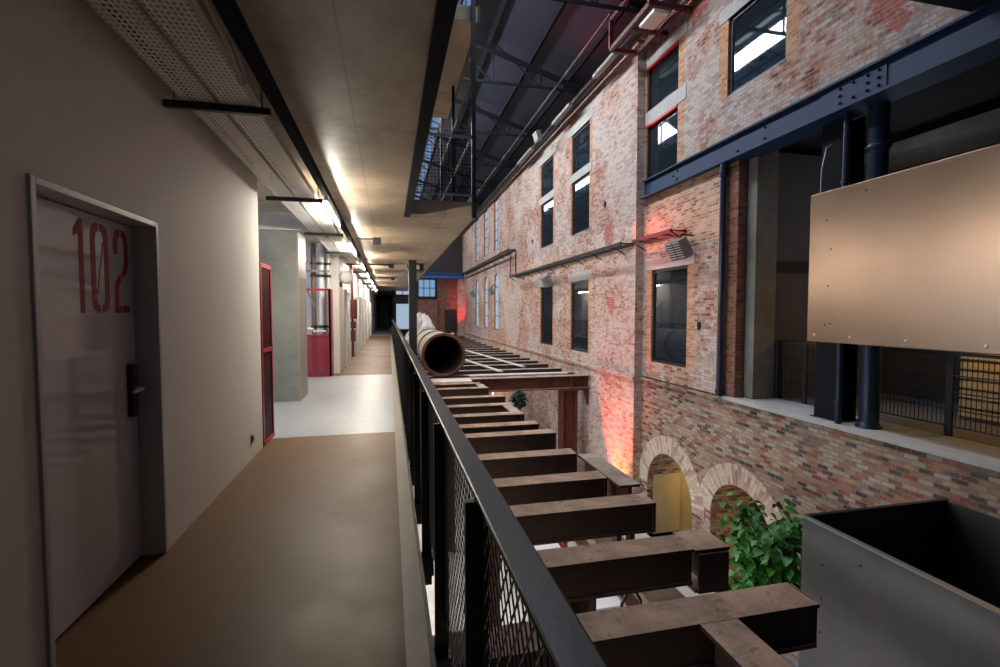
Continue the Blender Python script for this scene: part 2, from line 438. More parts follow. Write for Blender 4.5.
arch_ring(9.77,-1.74-.955,.91,1.05,.42,XN-.035).struct('trim_2',M['brick_arch'])
arch_ring(7.475,-1.66-.795,.795,1.,.40,XN-.033,(.12,PI-.02)).struct('trim_3',M['brick_arch'])

# concrete lintels / sills over and between windows
trims = [(XN,9.35,11.0,7.55,7.80),(XN,9.35,11.03,6.16,6.47),(XN,6.5,8.3,7.05,7.3),(XN,8.95,10.95,2.58,2.83),
         (XF,13.7,15.8,7.45,7.7),(XF,13.8,15.6,5.88,6.14),(XF,17.0,19.1,7.45,7.7),(XF,17.1,19.0,5.88,6.14),(XF,13.75,15.7,2.58,2.86),(XF,17.1,19.05,2.58,2.86)]
for i,(x,a,b,c,d) in enumerate(trims):
    MB().box(x-.015,x+.2,a,b,c,d).struct('trim_%d'%(i+4),M['conc_light'])
def redbar(y0,y1,z,x,lab):  # red colour on plain bars stands in for red LED strips
    MB().box(x-.02,x+.12,y0,y1,z-.05,z).thing('lintel_bar',M['redbar'],lab,'steel bar')
redbar(9.67,10.99,6.155,XN,'bright red bar under the concrete lintel between two stacked windows')
redbar(9.67,10.99,7.545,XN,'thin red bar under the top lintel of the tall stacked windows')

# windows
wn = [0]
def window(h, x, muntin=(0,0), pane='glass', fm='black', fw=.06, arch=0):
    wn[0] += 1; a,b,c,d,_ = h; X = x+.045; mb = MB()
    r = (b-a)/2; zt = d-r if arch else d
    mb.box(X,X+.06,a,a+fw,c,zt); mb.box(X,X+.06,b-fw,b,c,zt); mb.box(X,X+.06,a,b,c,c+fw)
    if arch:
        n = 14; cy = (a+b)/2
        for k in range(n):
            t0,t1 = PI*k/n,PI*(k+1)/n
            mb.bar((X+.03,cy-(r-fw/2)*math.cos(t0),zt+(r-fw/2)*math.sin(t0)),(X+.03,cy-(r-fw/2)*math.cos(t1),zt+(r-fw/2)*math.sin(t1)),.06,fw,(1,0,0))
    else: mb.box(X,X+.06,a,b,d-fw,d)
    for i in range(muntin[0]):
        y = a+(b-a)*(i+1)/(muntin[0]+1); mb.box(X+.01,X+.05,y-.02,y+.02,c,d if not arch else zt)
    for j in range(muntin[1]):
        z = c+(d-c)*(j+1)/(muntin[1]+1)
        if not arch or z < zt: mb.box(X+.01,X+.05,a,b,z-.025,z+.025)
    f = mb.struct('window_%d'%wn[0],M[fm])
    p = MB()
    if arch:
        cy=(a+b)/2; pts=[(a,c),(b,c)]+[(cy+r*math.cos(PI*k/14),zt+r*math.sin(PI*k/14)) for k in range(15)]
        p.prism(pts[::-1],'x',X+.025,X+.035)
    else: p.box(X+.025,X+.035,a+.01,b-.01,c+.01,d-.01)
    p.build('pane',M[pane],f)
window(WN1,XN); window(WN2,XN,(0,0)); window(WN3,XN); window(LN,XN)
for h in FH[:6]: window(h,XF)
for h in FH[6:]: window(h,XF,(1,4),'cool_pane')
for h in AR: window(h,XF,(0,3),'cool_pane',arch=1)

# rooms behind the brick wall
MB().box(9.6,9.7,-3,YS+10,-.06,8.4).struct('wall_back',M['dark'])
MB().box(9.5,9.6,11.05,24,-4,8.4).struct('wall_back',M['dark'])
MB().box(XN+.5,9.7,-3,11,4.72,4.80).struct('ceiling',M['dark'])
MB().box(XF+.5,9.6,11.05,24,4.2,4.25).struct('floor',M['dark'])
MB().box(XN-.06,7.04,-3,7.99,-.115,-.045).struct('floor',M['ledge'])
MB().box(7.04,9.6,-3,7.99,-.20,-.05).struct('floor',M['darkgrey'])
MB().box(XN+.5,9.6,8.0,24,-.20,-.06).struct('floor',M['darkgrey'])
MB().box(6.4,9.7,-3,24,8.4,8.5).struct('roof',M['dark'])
# vaults behind the arches
MB().box(9.0,9.1,4,11.2,-4,-.2).struct('wall_back',M['brick_red'])
MB().box(7.15,9.0,10.7,10.85,-4,-.2).struct('wall_vault',M['yellow_wall'])
MB().box(7.15,9.0,4.6,4.75,-4,-.2).struct('wall_vault',M['yellow_wall'])
MB().box(7.7,7.9,8.3,9.7,-4,-.2).struct('wall_vault',M['dark'])  # added near-black panel, the dark of the opening put into its colour
MB().box(6.42,7.15,10.64,10.70,-4,-2.5).struct('wall_vault',M['yellow_wall'])
MB().box(XF-.055,XF,YS-.02,39,-.16,-.08).struct('trim_29',M['brick_far'])
MB().box(XN-.055,XN,8.02,YS-.02,-.16,-.085).struct('trim_30',M['brick_low'])
# ground floor of the hall
MB().box(-3,9.7,-3,44,-4.2,-4.0).struct('floor',M['ground'])

# ------------------------------------------------------------------ gallery behind the opening
MB().box(XN+.02,XN+.2,7.72,7.99,-.045,4.35).struct('wall_reveal',M['brick_red'])
p = MB(); p.box(6.50,6.95,7.50,7.9,-.045,4.5); p.struct('pillar_gallery',M['conc'])
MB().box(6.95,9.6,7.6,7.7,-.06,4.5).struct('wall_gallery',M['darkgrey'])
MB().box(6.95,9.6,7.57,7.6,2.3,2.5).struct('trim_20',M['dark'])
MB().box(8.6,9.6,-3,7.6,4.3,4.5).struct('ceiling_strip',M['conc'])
# girder over the opening
g = empty('steel_girder',(XN-.06,4,4.37),'long blue riveted steel girder carrying the brick wall over the opening','girder')
gb = MB(); gb.box(XN-.03,XN-.002,-2.9,11.0,4.40,4.80); gb.box(XN-.16,XN-.002,-2.9,11.0,4.36,4.40); gb.box(XN-.002,XN+.3,-2.85,7.9,4.36,4.40); gb.box(XN-.10,XN-.002,-2.9,11.0,4.78,4.81)
gb.build('girder_body',M['blue'],g)
MB().box(XN-.045,XN-.03,5.0,5.95,4.42,4.77).build('splice_plate',M['blue'],g)
for (y,z) in [(5.1,4.5),(5.1,4.6),(5.1,4.7),(5.25,4.5),(5.25,4.6),(5.25,4.7),(5.45,4.5),(5.45,4.7),(5.65,4.5),(5.65,4.6),(5.65,4.7),(7.05,4.5),(7.05,4.68),(7.7,4.5),(9.6,4.5),(9.6,4.68),(9.75,4.6)]:
    MB().lathe([(.0,-.03),(.014,-.026),(.02,-.012),(.02,0)],(XN-.045 if y<6 else XN-.03,y,z),'x',10).build('bolt',M['blue'],g)
# round pipe post at the brick edge
pp = empty('pipe_post',(XN-.02,7.99,-.06),'slim navy round pipe post at the brick edge under the girder','post')
MB().tube([(XN-.09,7.99,-.045),(XN-.09,7.99,4.355)],.062,16).build('pipe',M['navy'],pp)
for z in (.05,4.15): MB().tube([(XN-.09,7.99,z-.04),(XN-.09,7.99,z+.04)],.08,16).build('collar',M['navy'],pp)
# columns
cc = empty('round_column',(6.5,5.3,-.06),'thick round navy steel column behind the copper sheet','column')
MB().tube([(6.5,5.3,-.04),(6.5,5.3,4.36)],.12,24).build('shaft',M['navy'],cc)
MB().lathe([(.0,0),(.16,0),(.16,.03),(.13,.05),(.121,.09)],(6.5,5.3,-.06),'z',24).build('base_ring',M['navy'],cc)
MB().lathe([(.121,0),(.15,.03),(.15,.07),(.121,.09)],(6.5,5.3,3.75),'z',24).build('collar',M['navy'],cc)
hc = empty('steel_column',(6.5,5.85,-.06),'black H-section steel column beside the round navy column','column')
hb = MB(); hb.box(6.36,6.39,5.65,6.05,-.045,4.35); hb.box(6.66,6.69,5.65,6.05,-.06,4.36); hb.box(6.39,6.66,5.83,5.87,-.06,4.36)
hb.build('shaft',M['truss'],hc); MB().box(6.34,6.74,5.63,6.1,-.045,-.03).build('base_plate',M['black'],hc)
dp = empty('downpipe',(6.3,5.72,-.06),'thin blue downpipe with clamps against the black steel column','pipe')
MB().tube([(6.29,5.58,-.045),(6.29,5.58,4.355)],.045,14).build('pipe',M['navy'],dp)
for z in (.25,1.9,3.4): MB().tube([(6.29,5.58,z-.025),(6.29,5.58,z+.025)],.058,14).build('clamp',M['black'],dp)
# gallery railing
gr = empty('gallery_railing',(7.1,5,-.06),'dark railing with close bars along the gallery behind the copper sheet','railing')
MB().box(7.06,7.12,-2.5,7.55,1.0,1.04).build('handrail',M['rail'],gr)
for y in (7.5,6.95,4.72,2.4,0.1): MB().box(7.07,7.11,y-.04,y+.04,-.06,1.0).build('post',M['rail'],gr)
ib = MB()
k = -2.45
while k < 7.5: ib.box(7.085,7.093,k-.004,k+.004,.08,.98); k += .055
for z in (.08,.3,.52,.74,.96): ib.box(7.08,7.1,-2.5,7.5,z-.008,z+.008)
ib.build('bar_infill',M['rail'],gr)
# copper sheet
cp = empty('copper_panel',(5.9,3.6,1.14),'big brushed copper sheet mounted in front of the gallery columns','panel')
bev(MB().box(5.90,5.925,1.2,5.77,1.14,3.22).build('sheet',M['copper'],cp),.004)
fr = MB(); fr.box(5.925,6.10,1.2,5.70,1.14,1.22); fr.box(5.925,6.10,1.2,5.70,3.12,3.2); fr.box(5.925,6.10,5.6,5.70,1.22,3.12); fr.box(5.925,6.30,3.6,3.75,1.14,1.24); fr.box(5.925,6.38,5.28,5.35,1.3,1.4); fr.box(5.925,6.38,5.28,5.35,2.8,2.9)
fr.build('support_frame',M['black'],cp)
for (y,z) in [(5.65,1.24),(5.1,1.23),(4.4,1.22),(3.62,1.21)]:
    MB().lathe([(0,-.012),(.012,-.011),(.02,-.003),(.022,0)],(5.9,y,z),'x',12).build('bolt',M['white_metal'],cp)
for (y,z) in [(5.5,2.82),(5.42,2.42),(5.45,1.92),(5.48,1.38),(5.4,1.40),(4.95,3.10)]:
    MB().lathe([(0,-.003),(.012,-.002),(.013,0)],(5.9,y,z),'x',10).build('screw_hole',M['rust'],cp)
hk = MB(); hk.tube([(6.2,5.72,3.95),(6.12,5.74,3.9),(6.06,5.75,3.6),(6.03,5.73,3.21)],.012,8)
hk.thing('sling_wire',M['grey_metal'],'thin grey wire sling from the downpipe down to the copper sheet top edge','wire')
# lit counter deep in the gallery
ct = empty('bar_counter',(8.5,3.9,-.06),'golden lit slatted counter front beyond the railing at the picture edge','counter')
cb_ = MB()
for i in range(7): cb_.box(8.30,8.34,2.0,5.4,.02+i*.14,.02+i*.14+.10)
cb_.build('slatted_front',M['yellow_wall'],ct); MB().box(8.34,8.8,2.0,5.4,-.06,1.0).build('body',M['wood'],ct); MB().box(8.25,8.85,1.95,5.45,1.0,1.05).build('countertop',M['wood'],ct)
wl = MB(); wl.lathe([(.0,.0),(.10,.0),(.14,-.12),(.15,-.14)],(7.95,4.6,1.85),'z',18); wl.tube([(7.95,4.6,1.85),(7.95,4.6,4.5)],.008,6)
wl.thing('pendant_lamp',M['black'],'black pendant lamp over the golden counter in the dark gallery','lamp')

# ------------------------------------------------------------------ left corridor
WL = -1.43
holes = (2.37,3.47,0.,2.12)
lwm = MB()
def wx(mb,x,y0,y1,z0,z1,th): mb.box(x-th,x,y0,y1,z0,z1)
wx(lwm,WL,-3,2.37,0,3.13,.22); wx(lwm,WL,3.47,5.95,0,3.13,.22); wx(lwm,WL,2.37,3.47,2.12,3.13,.22)
lwm.struct('wall_left',M['plaster'])
MB().box(WL-.25,WL-.03,-3,5.95,3.13,3.28).struct('trim_21',M['darkred'])
MB().box(-1.9,-1.68,2.2,3.6,0,2.3).struct('wall_closet',M['dark'])
# door
dm = MB(); dm.box(-1.60,WL+.012,2.36,2.395,0,2.125); dm.box(-1.60,WL+.012,3.445,3.48,0,2.125); dm.box(-1.60,WL+.012,2.395,3.445,2.09,2.125)
dr = bev(dm.struct('door_1',M['door_frame']),.004)
lf = bev(MB().box(-1.60,-1.55,2.40,3.44,.012,2.085).build('door_leaf',M['door'],dr),.003)
# number 102: stencil figures lying on the leaf
def poly(mb, pts): mb.prism([(y,z) for y,z in pts][::-1],'x',-1.5502,-1.5490)
dg = MB(); zb,zt = 1.555,2.045
poly(dg,[(2.865,1.985),(2.865,1.945),(2.905,1.965),(2.905,zb),(2.945,zb),(2.945,zt),(2.915,zt)])
def zero(mb, y0, y1):
    w=.045; c=.055; m=(y0+y1)/2; gp=.008
    L=[(m-gp,zt),(y0+c,zt),(y0+.015,zt-.02),(y0,zt-.07),(y0,zb+.07),(y0+.015,zb+.02),(y0+c,zb),(m-gp,zb),(m-gp,zb+.045),(y0+w+.008,zb+.06),(y0+w,zb+.09),(y0+w,zt-.09),(y0+w+.008,zt-.06),(m-gp,zt-.045)]
    def strip(pts,s):
        half=len(pts)//2
        out=pts[:half]; inn=pts[half:][::-1]
        for i in range(half-1):
            q=[out[i],out[i+1],inn[i+1],inn[i]]
            if s<0: q=[(2*m-y,z) for y,z in q][::-1]
            mb.prism([(y,z) for y,z in q],'x',-1.5502,-1.5490)
    o=[(m-gp,zt),(y0+c,zt),(y0+.015,zt-.02),(y0,zt-.07),(y0,zb+.07),(y0+.015,zb+.02),(y0+c,zb),(m-gp,zb)]
    i_=[(m-gp,zt-.045),(y0+c+.005,zt-.045),(y0+w+.008,zt-.06),(y0+w,zt-.09),(y0+w,zb+.09),(y0+w+.008,zb+.06),(y0+c+.005,zb+.045),(m-gp,zb+.045)]
    for s in (1,-1): strip(o+i_[::-1],s)
    mb.prism([(y0+w,zb+.10),(y0+w+.012,zb+.10),(y1-w,zt-.10),(y1-w-.012,zt-.10)],'x',-1.5502,-1.5490)
zero(dg,3.005,3.175)
y0,y1=3.225,3.385; m=(y0+y1)/2; gp=.007; w=.045
def quadstrip(mb,o,i_):
    for k in range(len(o)-1): mb.prism([o[k],o[k+1],i_[k+1],i_[k]],'x',-1.5502,-1.5490)
quadstrip(dg,[(m-gp,zt),(y0+.05,zt),(y0+.015,zt-.02),(y0,zt-.07),(y0,zt-.15)],[(m-gp,zt-.045),(y0+.055,zt-.045),(y0+w+.006,zt-.06),(y0+w,zt-.09),(y0+w,zt-.15)])
quadstrip(dg,[(m+gp,zt),(y1-.05,zt),(y1-.015,zt-.02),(y1,zt-.07),(y1,zt-.19),(y1-.02,zt-.25),(m+gp+.01,zb+.205)],[(m+gp,zt-.045),(y1-.055,zt-.045),(y1-w-.006,zt-.06),(y1-w,zt-.09),(y1-w,zt-.18),(y1-w-.015,zt-.225),(m+gp-.01,zb+.225)])
quadstrip(dg,[(m-gp-.005,zb+.235),(y0+.015,zb+.185),(y0,zb+.13),(y0,zb)],[(m-gp,zb+.18),(y0+w+.012,zb+.16),(y0+w,zb+.12),(y0+w,zb)])
dg.prism([(y0+w,zb),(m-gp,zb),(m-gp,zb+.04),(y0+w,zb+.04)],'x',-1.5502,-1.5490)
dg.prism([(m+gp,zb),(y1,zb),(y1,zb+.04),(m+gp,zb+.04)],'x',-1.5502,-1.5490)
n_=dg.build('door_number',M['redtxt'],dr); n_['label']='stencilled red number 102'
hd = bev(MB().box(-1.55,-1.515,3.325,3.375,.92,1.24).build('door_handle',M['black'],dr),.006)
lv = MB(); lv.tube([(-1.52,3.35,1.09),(-1.475,3.35,1.09)],.011,10); lv.tube([(-1.478,3.355,1.09),(-1.478,3.25,1.085)],.010,10)
lv.build('lever',M['white_metal'],hd)
# socket
sk = empty('socket_outlet',(WL,5.5,.2),'small black wall socket low on the white wall near its end','socket')
bev(MB().box(WL,WL+.012,5.46,5.54,.18,.26).build('plate',M['black'],sk),.003)
MB().lathe([(.0,.004),(.022,.004),(.026,.016),(.03,.016),(.03,.012)],(WL,5.5,.22),'x',14).build('insert',M['rail'],sk)

# floors of the walkway
MB().box(-1.9,.06,-3,6.35,-.30,0).struct('floor',M['screed'])
MB().box(-6,.06,6.35,12.3,-.30,0).struct('floor',M['lobby'])
MB().box(-1.9,.06,12.3,32,-.30,0).struct('floor',M['screed'])
MB().box(-1.9,.06,32,52,-.30,0).struct('floor',M['lobby'])
MB().box(.06,.165,-3,40,-.30,0).struct('trim_22',M['edge'])
MB().box(.165,.185,-3,40,-.32,.03).struct('trim_23',M['black'])
# ceilings
MB().box(-6,.27,-3,8.5,3.25,3.5).struct('ceiling',M['ceil'])
MB().box(-6,1.5,8.5,52,3.25,3.5).struct('ceiling',M['ceil'])
MB().box(.27,.37,-3,8.5,3.19,3.5).struct('trim_24',M['truss'])
MB().box(1.5,1.54,8.5,40,3.23,3.52).struct('trim_25',M['black'])
MB().box(-4,1.55,8.45,12.75,6.6,6.85).struct('ceiling_upper',M['ceil'])
MB().box(-4,-.4,-3,40,6.6,6.85).struct('ceiling_upper',M['ceil'])
MB().box(1.55,1.60,8.45,12.75,6.58,6.88).struct('trim_26',M['black'])
# left side behind recess
MB().box(-6.1,-6,5.9,13,0,3.3).struct('wall_lobby',M['plaster_far'])
MB().box(-6,-1.63,5.73,5.95,0,3.28).struct('wall_lobby',M['plaster_far'])
MB().box(-6,-1.25,13.4,13.6,0,3.25).struct('wall_lobby',M['plaster_far'])
MB().box(-2.4,-1.55,8.95,9.7,0,2.95).struct('pillar_1',M['conc'])
MB().box(-1.55,-1.52,8.94,9.7,0,2.95).struct('trim_27',M['edge'])
MB().box(-6,-1.3,8.8,9.9,2.95,3.25).struct('beam_lobby',M['blue_conc'] if 'blue_conc' in M else M['conc_light'])
# far corridor wall and doors
MB().box(-1.6,-1.22,12.75,50,0,3.2).struct('wall_left_far',M['plaster_far'])
for i,y in enumerate((14.2,18.5,21.5,24.5,28,32)):
    dm=MB(); dm.box(-1.22,-1.14,y,y+.07,0,2.2); dm.box(-1.22,-1.14,y+1.0,y+1.07,0,2.2); dm.box(-1.22,-1.14,y+.07,y+1.0,2.13,2.2)
    f=dm.struct('door_%d'%(i+2),M['white_metal']); MB().box(-1.22,-1.20,y+.07,y+1.0,.01,2.13).build('door_leaf',M['door'],f)
MB().box(-1.9,1.5,50,50.2,0,3.3).struct('wall_end',M['dark'])
MB().box(-.9,.02,49.9,50,0,2.6).struct('door_8',M['black'])

# red steel mesh doors / guards
def red_guard(loc, w, h, axis, label, rails=(.52,), depth=.06, fill=True):
    g = empty('red_guard',loc,label,'guard')
    x,y,z = loc
    f = MB(); t_=.05
    def bx(a,b,c,d,mb=f,th=t_,off=0):
        if axis=='x': mb.box(x+a,x+b,y+off,y+off+th,z+c,z+d)
        else: mb.box(x+off-th,x+off,y+a,y+b,z+c,z+d)
    bx(0,t_,0,h); bx(w-t_,w,0,h); bx(0,w,h-t_,h); bx(0,w,0,t_)
    for r in rails: bx(0,w,h*r-t_/2,h*r+t_/2)
    f.build('frame',M['red'],g)
    return g,bx
g,bx = red_guard((-1.42,5.96,0),.52,2.13,'y','red steel guard door with ribbed sheet at the end of the white wall')
pm=MB(); bx(.05,.47,.05,2.08,pm,.015,-.03)
for k in range(8): bx(.07+k*.05,.09+k*.05,.05,2.08,pm,.02,-.012)
pm.build('ribbed_sheet',M['darkred'],g)
g,bx = red_guard((-2.05,12.2,0),.68,2.12,'x','tall red framed guard around white pipes beside the grey concrete pillar',(.47,))
pm=MB(); bx(.05,.63,.05,.97,pm,.01,.02); pm.build('lower_pane',M['red_glass'],g)
sd=MB(); sd.box(-1.41,-1.37,12.2,12.72,0,2.12); sd.build('side_panel',M['red'],g)
pipes=[('white vertical pipe, thicker of the two rising behind the red framed guard',-1.62,12.62,.075,'white_metal'),('thin white vertical pipe beside the thicker one behind the red framed guard',-1.46,12.65,.045,'white_metal'),('brown vertical pipe behind the red framed guard between pillar and white pipes',-1.80,12.6,.06,'wood')]
for lab,x,y,r,m in pipes:
    q=MB(); q.tube([(x,y,0),(x,y,3.25)],r,14); o=q.thing('riser_pipe',M[m],lab,'pipe','riser pipes')
    for z in (1.2,2.45,2.75): MB().tube([(x,y,z-.03),(x,y,z+.03)],r+.02,14).build('clamp',M['black'],o)
q=MB(); q.lathe([(.0,-.25),(.13,-.25),(.13,.2),(.0,.2)],(-2.05,12.4,2.85),'y',18); q.thing('duct_stub',M['galv'],'short galvanised round duct stub near ceiling above red framed guard','duct')
q=MB(); q.bar((-2.1,12.36,2.55),(-1.4,12.36,2.55),.04,.04); q.bar((-2.1,12.36,2.5),(-1.75,12.36,1.7),.03,.03); q.thing('pipe_bracket',M['grey_metal'],'grey steel pipe bracket with brace above the red framed guard','bracket')
q=MB(); q.tube([(-2.0,12.42,1.15),(-1.8,12.42,1.15),(-1.8,12.42,1.09),(-1.5,12.42,1.09)],.03,10); q.thing('branch_pipe',M['white_metal'],'white bent branch pipe inside the red framed guard','pipe')
# globe lamp, standpipe with boxes
gl=empty('wall_lamp',(-1.2,12.9,2.3),'round white globe lamp near ceiling on far white corridor wall','lamp')
MB().lathe([(.0,-.18)]+[(.18*math.sin(a*PI/12),-.18*math.cos(a*PI/12)) for a in range(1,12)]+[(.0,.18)],(-1.05,12.9,2.45),'z',20).build('globe',M['skin_white'],gl)
MB().box(-1.22,-1.15,12.84,12.96,2.2,2.32).build('bracket',M['black'],gl)
sp=empty('standpipe',(-1.12,15.8,0),'dark red standpipe with valve box on the far white corridor wall','pipe')
MB().tube([(-1.12,15.8,.15),(-1.12,15.8,3.25)],.035,10).build('pipe',M['darkred'],sp)
bev(MB().box(-1.21,-.98,15.65,16.0,1.35,1.95).build('alarm_box',M['darkred'],sp),.02)
MB().box(-1.2,-1.02,15.7,15.95,1.05,1.25).build('valve_box',M['darkred'],sp); MB().box(-1.2,-1.04,15.72,15.92,.65,.98).build('gauge_box',M['darkred'],sp)

# perforated cable trays
def tray(x0,x1,y0,y1,z,label,perf=True):
    mb=MB(); nc=8; px=(x1-x0)/nc; py=.042
    if perf:
        nr=int((y1-y0)/py); hx=.5; hy=.52
        xs=[x0]
        for c in range(nc): cx=x0+(c+.5)*px; xs+=[cx-px*hx/2,cx+px*hx/2]
        xs.append(x1); ys=[y0]
        for r in range(nr): cy=y0+(r+.5)*py; ys+=[cy-py*hy/2,cy+py*hy/2]
        ys.append(y1); X=len(xs)
        vs=[(x,y,z) for y in ys for x in xs]; fs=[]
        for j in range(len(ys)-1):
            if j%2==0:  # full strip row
                fs.append((j*X,(j+1)*X,(j+1)*X+X-1,j*X+X-1))
                continue
            for i in range(0,X-1,2):
                fs.append((j*X+i,(j+1)*X+i,(j+1)*X+i+1,j*X+i+1))
        mb.add(vs,fs)
    else: mb.box(x0,x1,y0,y1,z,z+.004)
    mb.box(x0,x0+.004,y0,y1,z,z+.06); mb.box(x1-.004,x1,y0,y1,z,z+.06)
    return mb.thing('cable_tray',M['galv'],label,'cable tray','cable trays under the corridor ceiling')
tray(-1.31,-1.10,.8,12.6,2.95,'perforated pale cable tray running closest along the white wall top')
tray(-1.08,-.86,.8,12.6,2.95,'perforated pale cable tray running on the tube light side of its twin')
tray(-1.06,-.86,12.7,38,2.95,'far plain stretch of cable tray above the far white corridor wall',False)
hang=None
for k,y in enumerate((3.62,6.3,9.0,11.7,14.4,17.2,20.5,24)):
    nm=['first','second','third','fourth','fifth','sixth','seventh','eighth'][k]
    lab='black cross bar holding the cable trays, %s along the corridor'%nm
    if hang is None:
        hang=empty('tray_hanger',(-1.05,y,2.9),lab,'hanger','cable tray cross bars')
        MB().box(-1.42,-.775,y-.02,y+.02,2.90,2.946).build('cross_bar',M['black'],hang)
        for x in (-1.36,-.83): MB().tube([(x,y,2.92),(x,y,3.25)],.006,6).build('rod',M['grey_metal'],hang)
    else: dup(hang,(-1.05,y,2.9),lab)
tk=MB(); tk.box(-.785,-.715,.5,40,3.0,3.05); tk.box(-.785,-.78,.5,40,3.05,3.08); tk.box(-.72,-.715,.5,40,3.05,3.08)
o=tk.thing('lighting_trunking',M['truss'],'long black lighting trunking along the corridor ceiling beside the trays','trunking')
# bundles above
cl=MB(); cl.tube([(-.845,2.0,3.1),(-.83,2.6,3.06),(-.81,2.95,3.02),(-.802,3.1,2.93),(-.804,3.12,2.88),(-.815,3.08,2.87),(-.825,2.95,2.97),(-.835,2.5,3.06),(-.845,2.2,3.1)],.012,8)
cl.thing('cable_loop',M['cable'],'cream cable end looping down beside the near cable tray','cable')
lts=[(6.35,7.15),(7.2,8.0),(10.1,11.9),(14.3,15.9),(18.0,19.6),(22,23.6),(26,27.6),(30,31.6)]
for k,(a,b) in enumerate(lts):
    nm=['nearest','second','third','fourth','fifth','sixth','seventh','eighth'][k]
    t_=empty('tube_light',(-.75,(a+b)/2,2.9),'glowing white fluorescent tube under the black trunking, %s along the corridor'%nm,'light','corridor tube lights')
    MB().box(-.765,-.735,a,b,2.935,2.998).build('housing',M['white_metal'],t_)
    MB().tube([(-.75,a+.02,2.915),(-.75,b-.02,2.915)],.02,12).build('tube',M['tube'],t_)
    # the lamp's own throw
    L=bpy.data.lights.new('tube_throw','AREA'); L.shape='RECTANGLE'; L.size=.06; L.size_y=b-a; L.energy=22; L.color=(1,.90,.75)
    ob=bpy.data.objects.new('tube_throw',L); C.objects.link(ob); ob.location=(-.75,(a+b)/2,2.89)
# conduits with junction boxes across ceiling
for k,(y,x) in enumerate(((11.4,-.25),(17.5,.1),(24,.2))):
    nm=['nearest','middle','farthest'][k]
    cd=empty('conduit_spot',(x,y,3.15),'black ceiling spot at end of a cross conduit, %s of the three'%nm,'spotlight','ceiling spots on conduits')
    MB().tube([(-.7,y,3.22),(x,y,3.22)],.02,8).build('conduit',M['black'],cd)
    bev(MB().box(x-.09,x+.09,y-.1,y+.1,3.10,3.25).build('spot_box',M['black'],cd),.01)
q=MB(); q.box(.62,1.2,17.0,18.0,3.0,3.249); o=q.thing('junction_cabinet',M['black'],'black junction box at ceiling edge near the dark post','box')
MB().box(.75,1.05,16.97,17.0,3.04,3.2).build('cover',M['plank'],o)

# ------------------------------------------------------------------ walkway railing
rl=empty('walkway_railing',(.23,8,0),'long charcoal steel railing with mesh infill along the walkway edge','railing')
bev(MB().box(.228,.304,-.6,38,1.035,1.052).build('handrail',M['rail'],rl),.006)
py0=.35; ps=.95; posts=[py0+ps*i for i in range(40)]
pm=MB().box(.20,.265,-.022,.022,0,.0)
pmesh=None
for i,y in enumerate(posts):
    if y>37.5: break
    if pmesh is None:
        b=MB(); b.box(.20,.265,y-.012,y+.012,-.28,1.035); b.box(.185,.275,y-.05,y+.05,-.2,-.08)
        pmesh=b.build('post',M['black'],rl); pmesh_y=y
    else:
        c=pmesh.copy(); C.objects.link(c); c.parent=rl; c.location=(0,y-pmesh_y,0)
# expanded mesh panel
def mesh_panel(y0,y1,z0,z1,x,sy,sz,w,th):
    mb=MB(); m=sz/sy; H=z1-z0; W=y1-y0
    for s in (1,-1):
        c=-W*m if s>0 else 0.; top=H if s>0 else H+W*m
        while c<top:
            # line z = c + s*m*t  for t in [0,W]
            ts=[]
            ta,tb=0.,W
            if s>0: ta=max(0,(0-c)/m); tb=min(W,(H-c)/m)
            else: ta=max(0,(c-H)/m); tb=min(W,c/m)
            if tb-ta>.01:
                xx=x+(.0015 if s>0 else -.0015)
                mb.bar((xx,y0+ta,z0+c+s*m*ta),(xx,y0+tb,z0+c+s*m*tb),th,w,(1,0,0) if False else (0,0,1))
            c+=sz
    return mb
a,b=posts[0]+.012,posts[1]-.012
mp=mesh_panel(a+.01,b-.01,.10,1.02,.250,.050,.072,.0052,.003)
mp.box(.246,.256,a,b,.085,.105); mp.box(.246,.256,a,b,1.02,1.035); mp.box(.246,.256,a,a+.012,.085,1.03); mp.box(.246,.256,b-.012,b,.085,1.03)
mpo=mp.build('mesh_panel',M['black'],rl)
for i in range(1,len(posts)-1):
    if posts[i+1]>37.5: break
    c=mpo.copy(); C.objects.link(c); c.parent=rl; c.location=(0,ps*i,0)
c=mpo.copy(); C.objects.link(c); c.parent=rl; c.location=(0,-ps,0)
# dark post carrying the slab edge
cp2=empty('deck_post',(.765,16,-.4),'dark square steel post rising past the old pipe to the slab edge','post')
MB().box(.64,.89,15.9,16.15,-.4,3.25).build('shaft',M['rail'],cp2); MB().box(.58,.95,15.84,16.2,-.4,-.37).build('base_plate',M['rail'],cp2)

# ------------------------------------------------------------------ steel beams over the hall
def joist(y,x1,label,x0=1.06,zt=-.4,mat='rust',w=.27,h=.31,grp='dusty joists beside the walkway',extra=None,wid='steel_joist'):
    e=empty(wid,((x0+x1)/2,y,zt-h),label,'beam',grp)
    bm=MB(); bm.box(x0,x1,y-w/2,y+w/2,zt-.028,zt); bm.box(x0,x1,y-w/2+.012,y+w/2-.012,zt-h,zt-h+.025)
    for s_ in (-1,1): bm.box(x0,x1,y+s_*(w/2-.04)-.012,y+s_*(w/2-.04)+.012,zt-h+.025,zt-.028)
    bm.build('beam',M[mat],e)
    return e
js=[(2.71,2.80),(3.56,2.44),(4.5,2.66),(5.3,2.50),(6.3,2.52),(7.45,2.63),(8.1,2.55),(8.95,2.53),(9.9,2.58),(10.9,2.62),(12.2,2.50),(13.0,2.44)]
ordn=['nearest to the camera','second','third','fourth','fifth','sixth','seventh','eighth','ninth','tenth','eleventh','farthest']
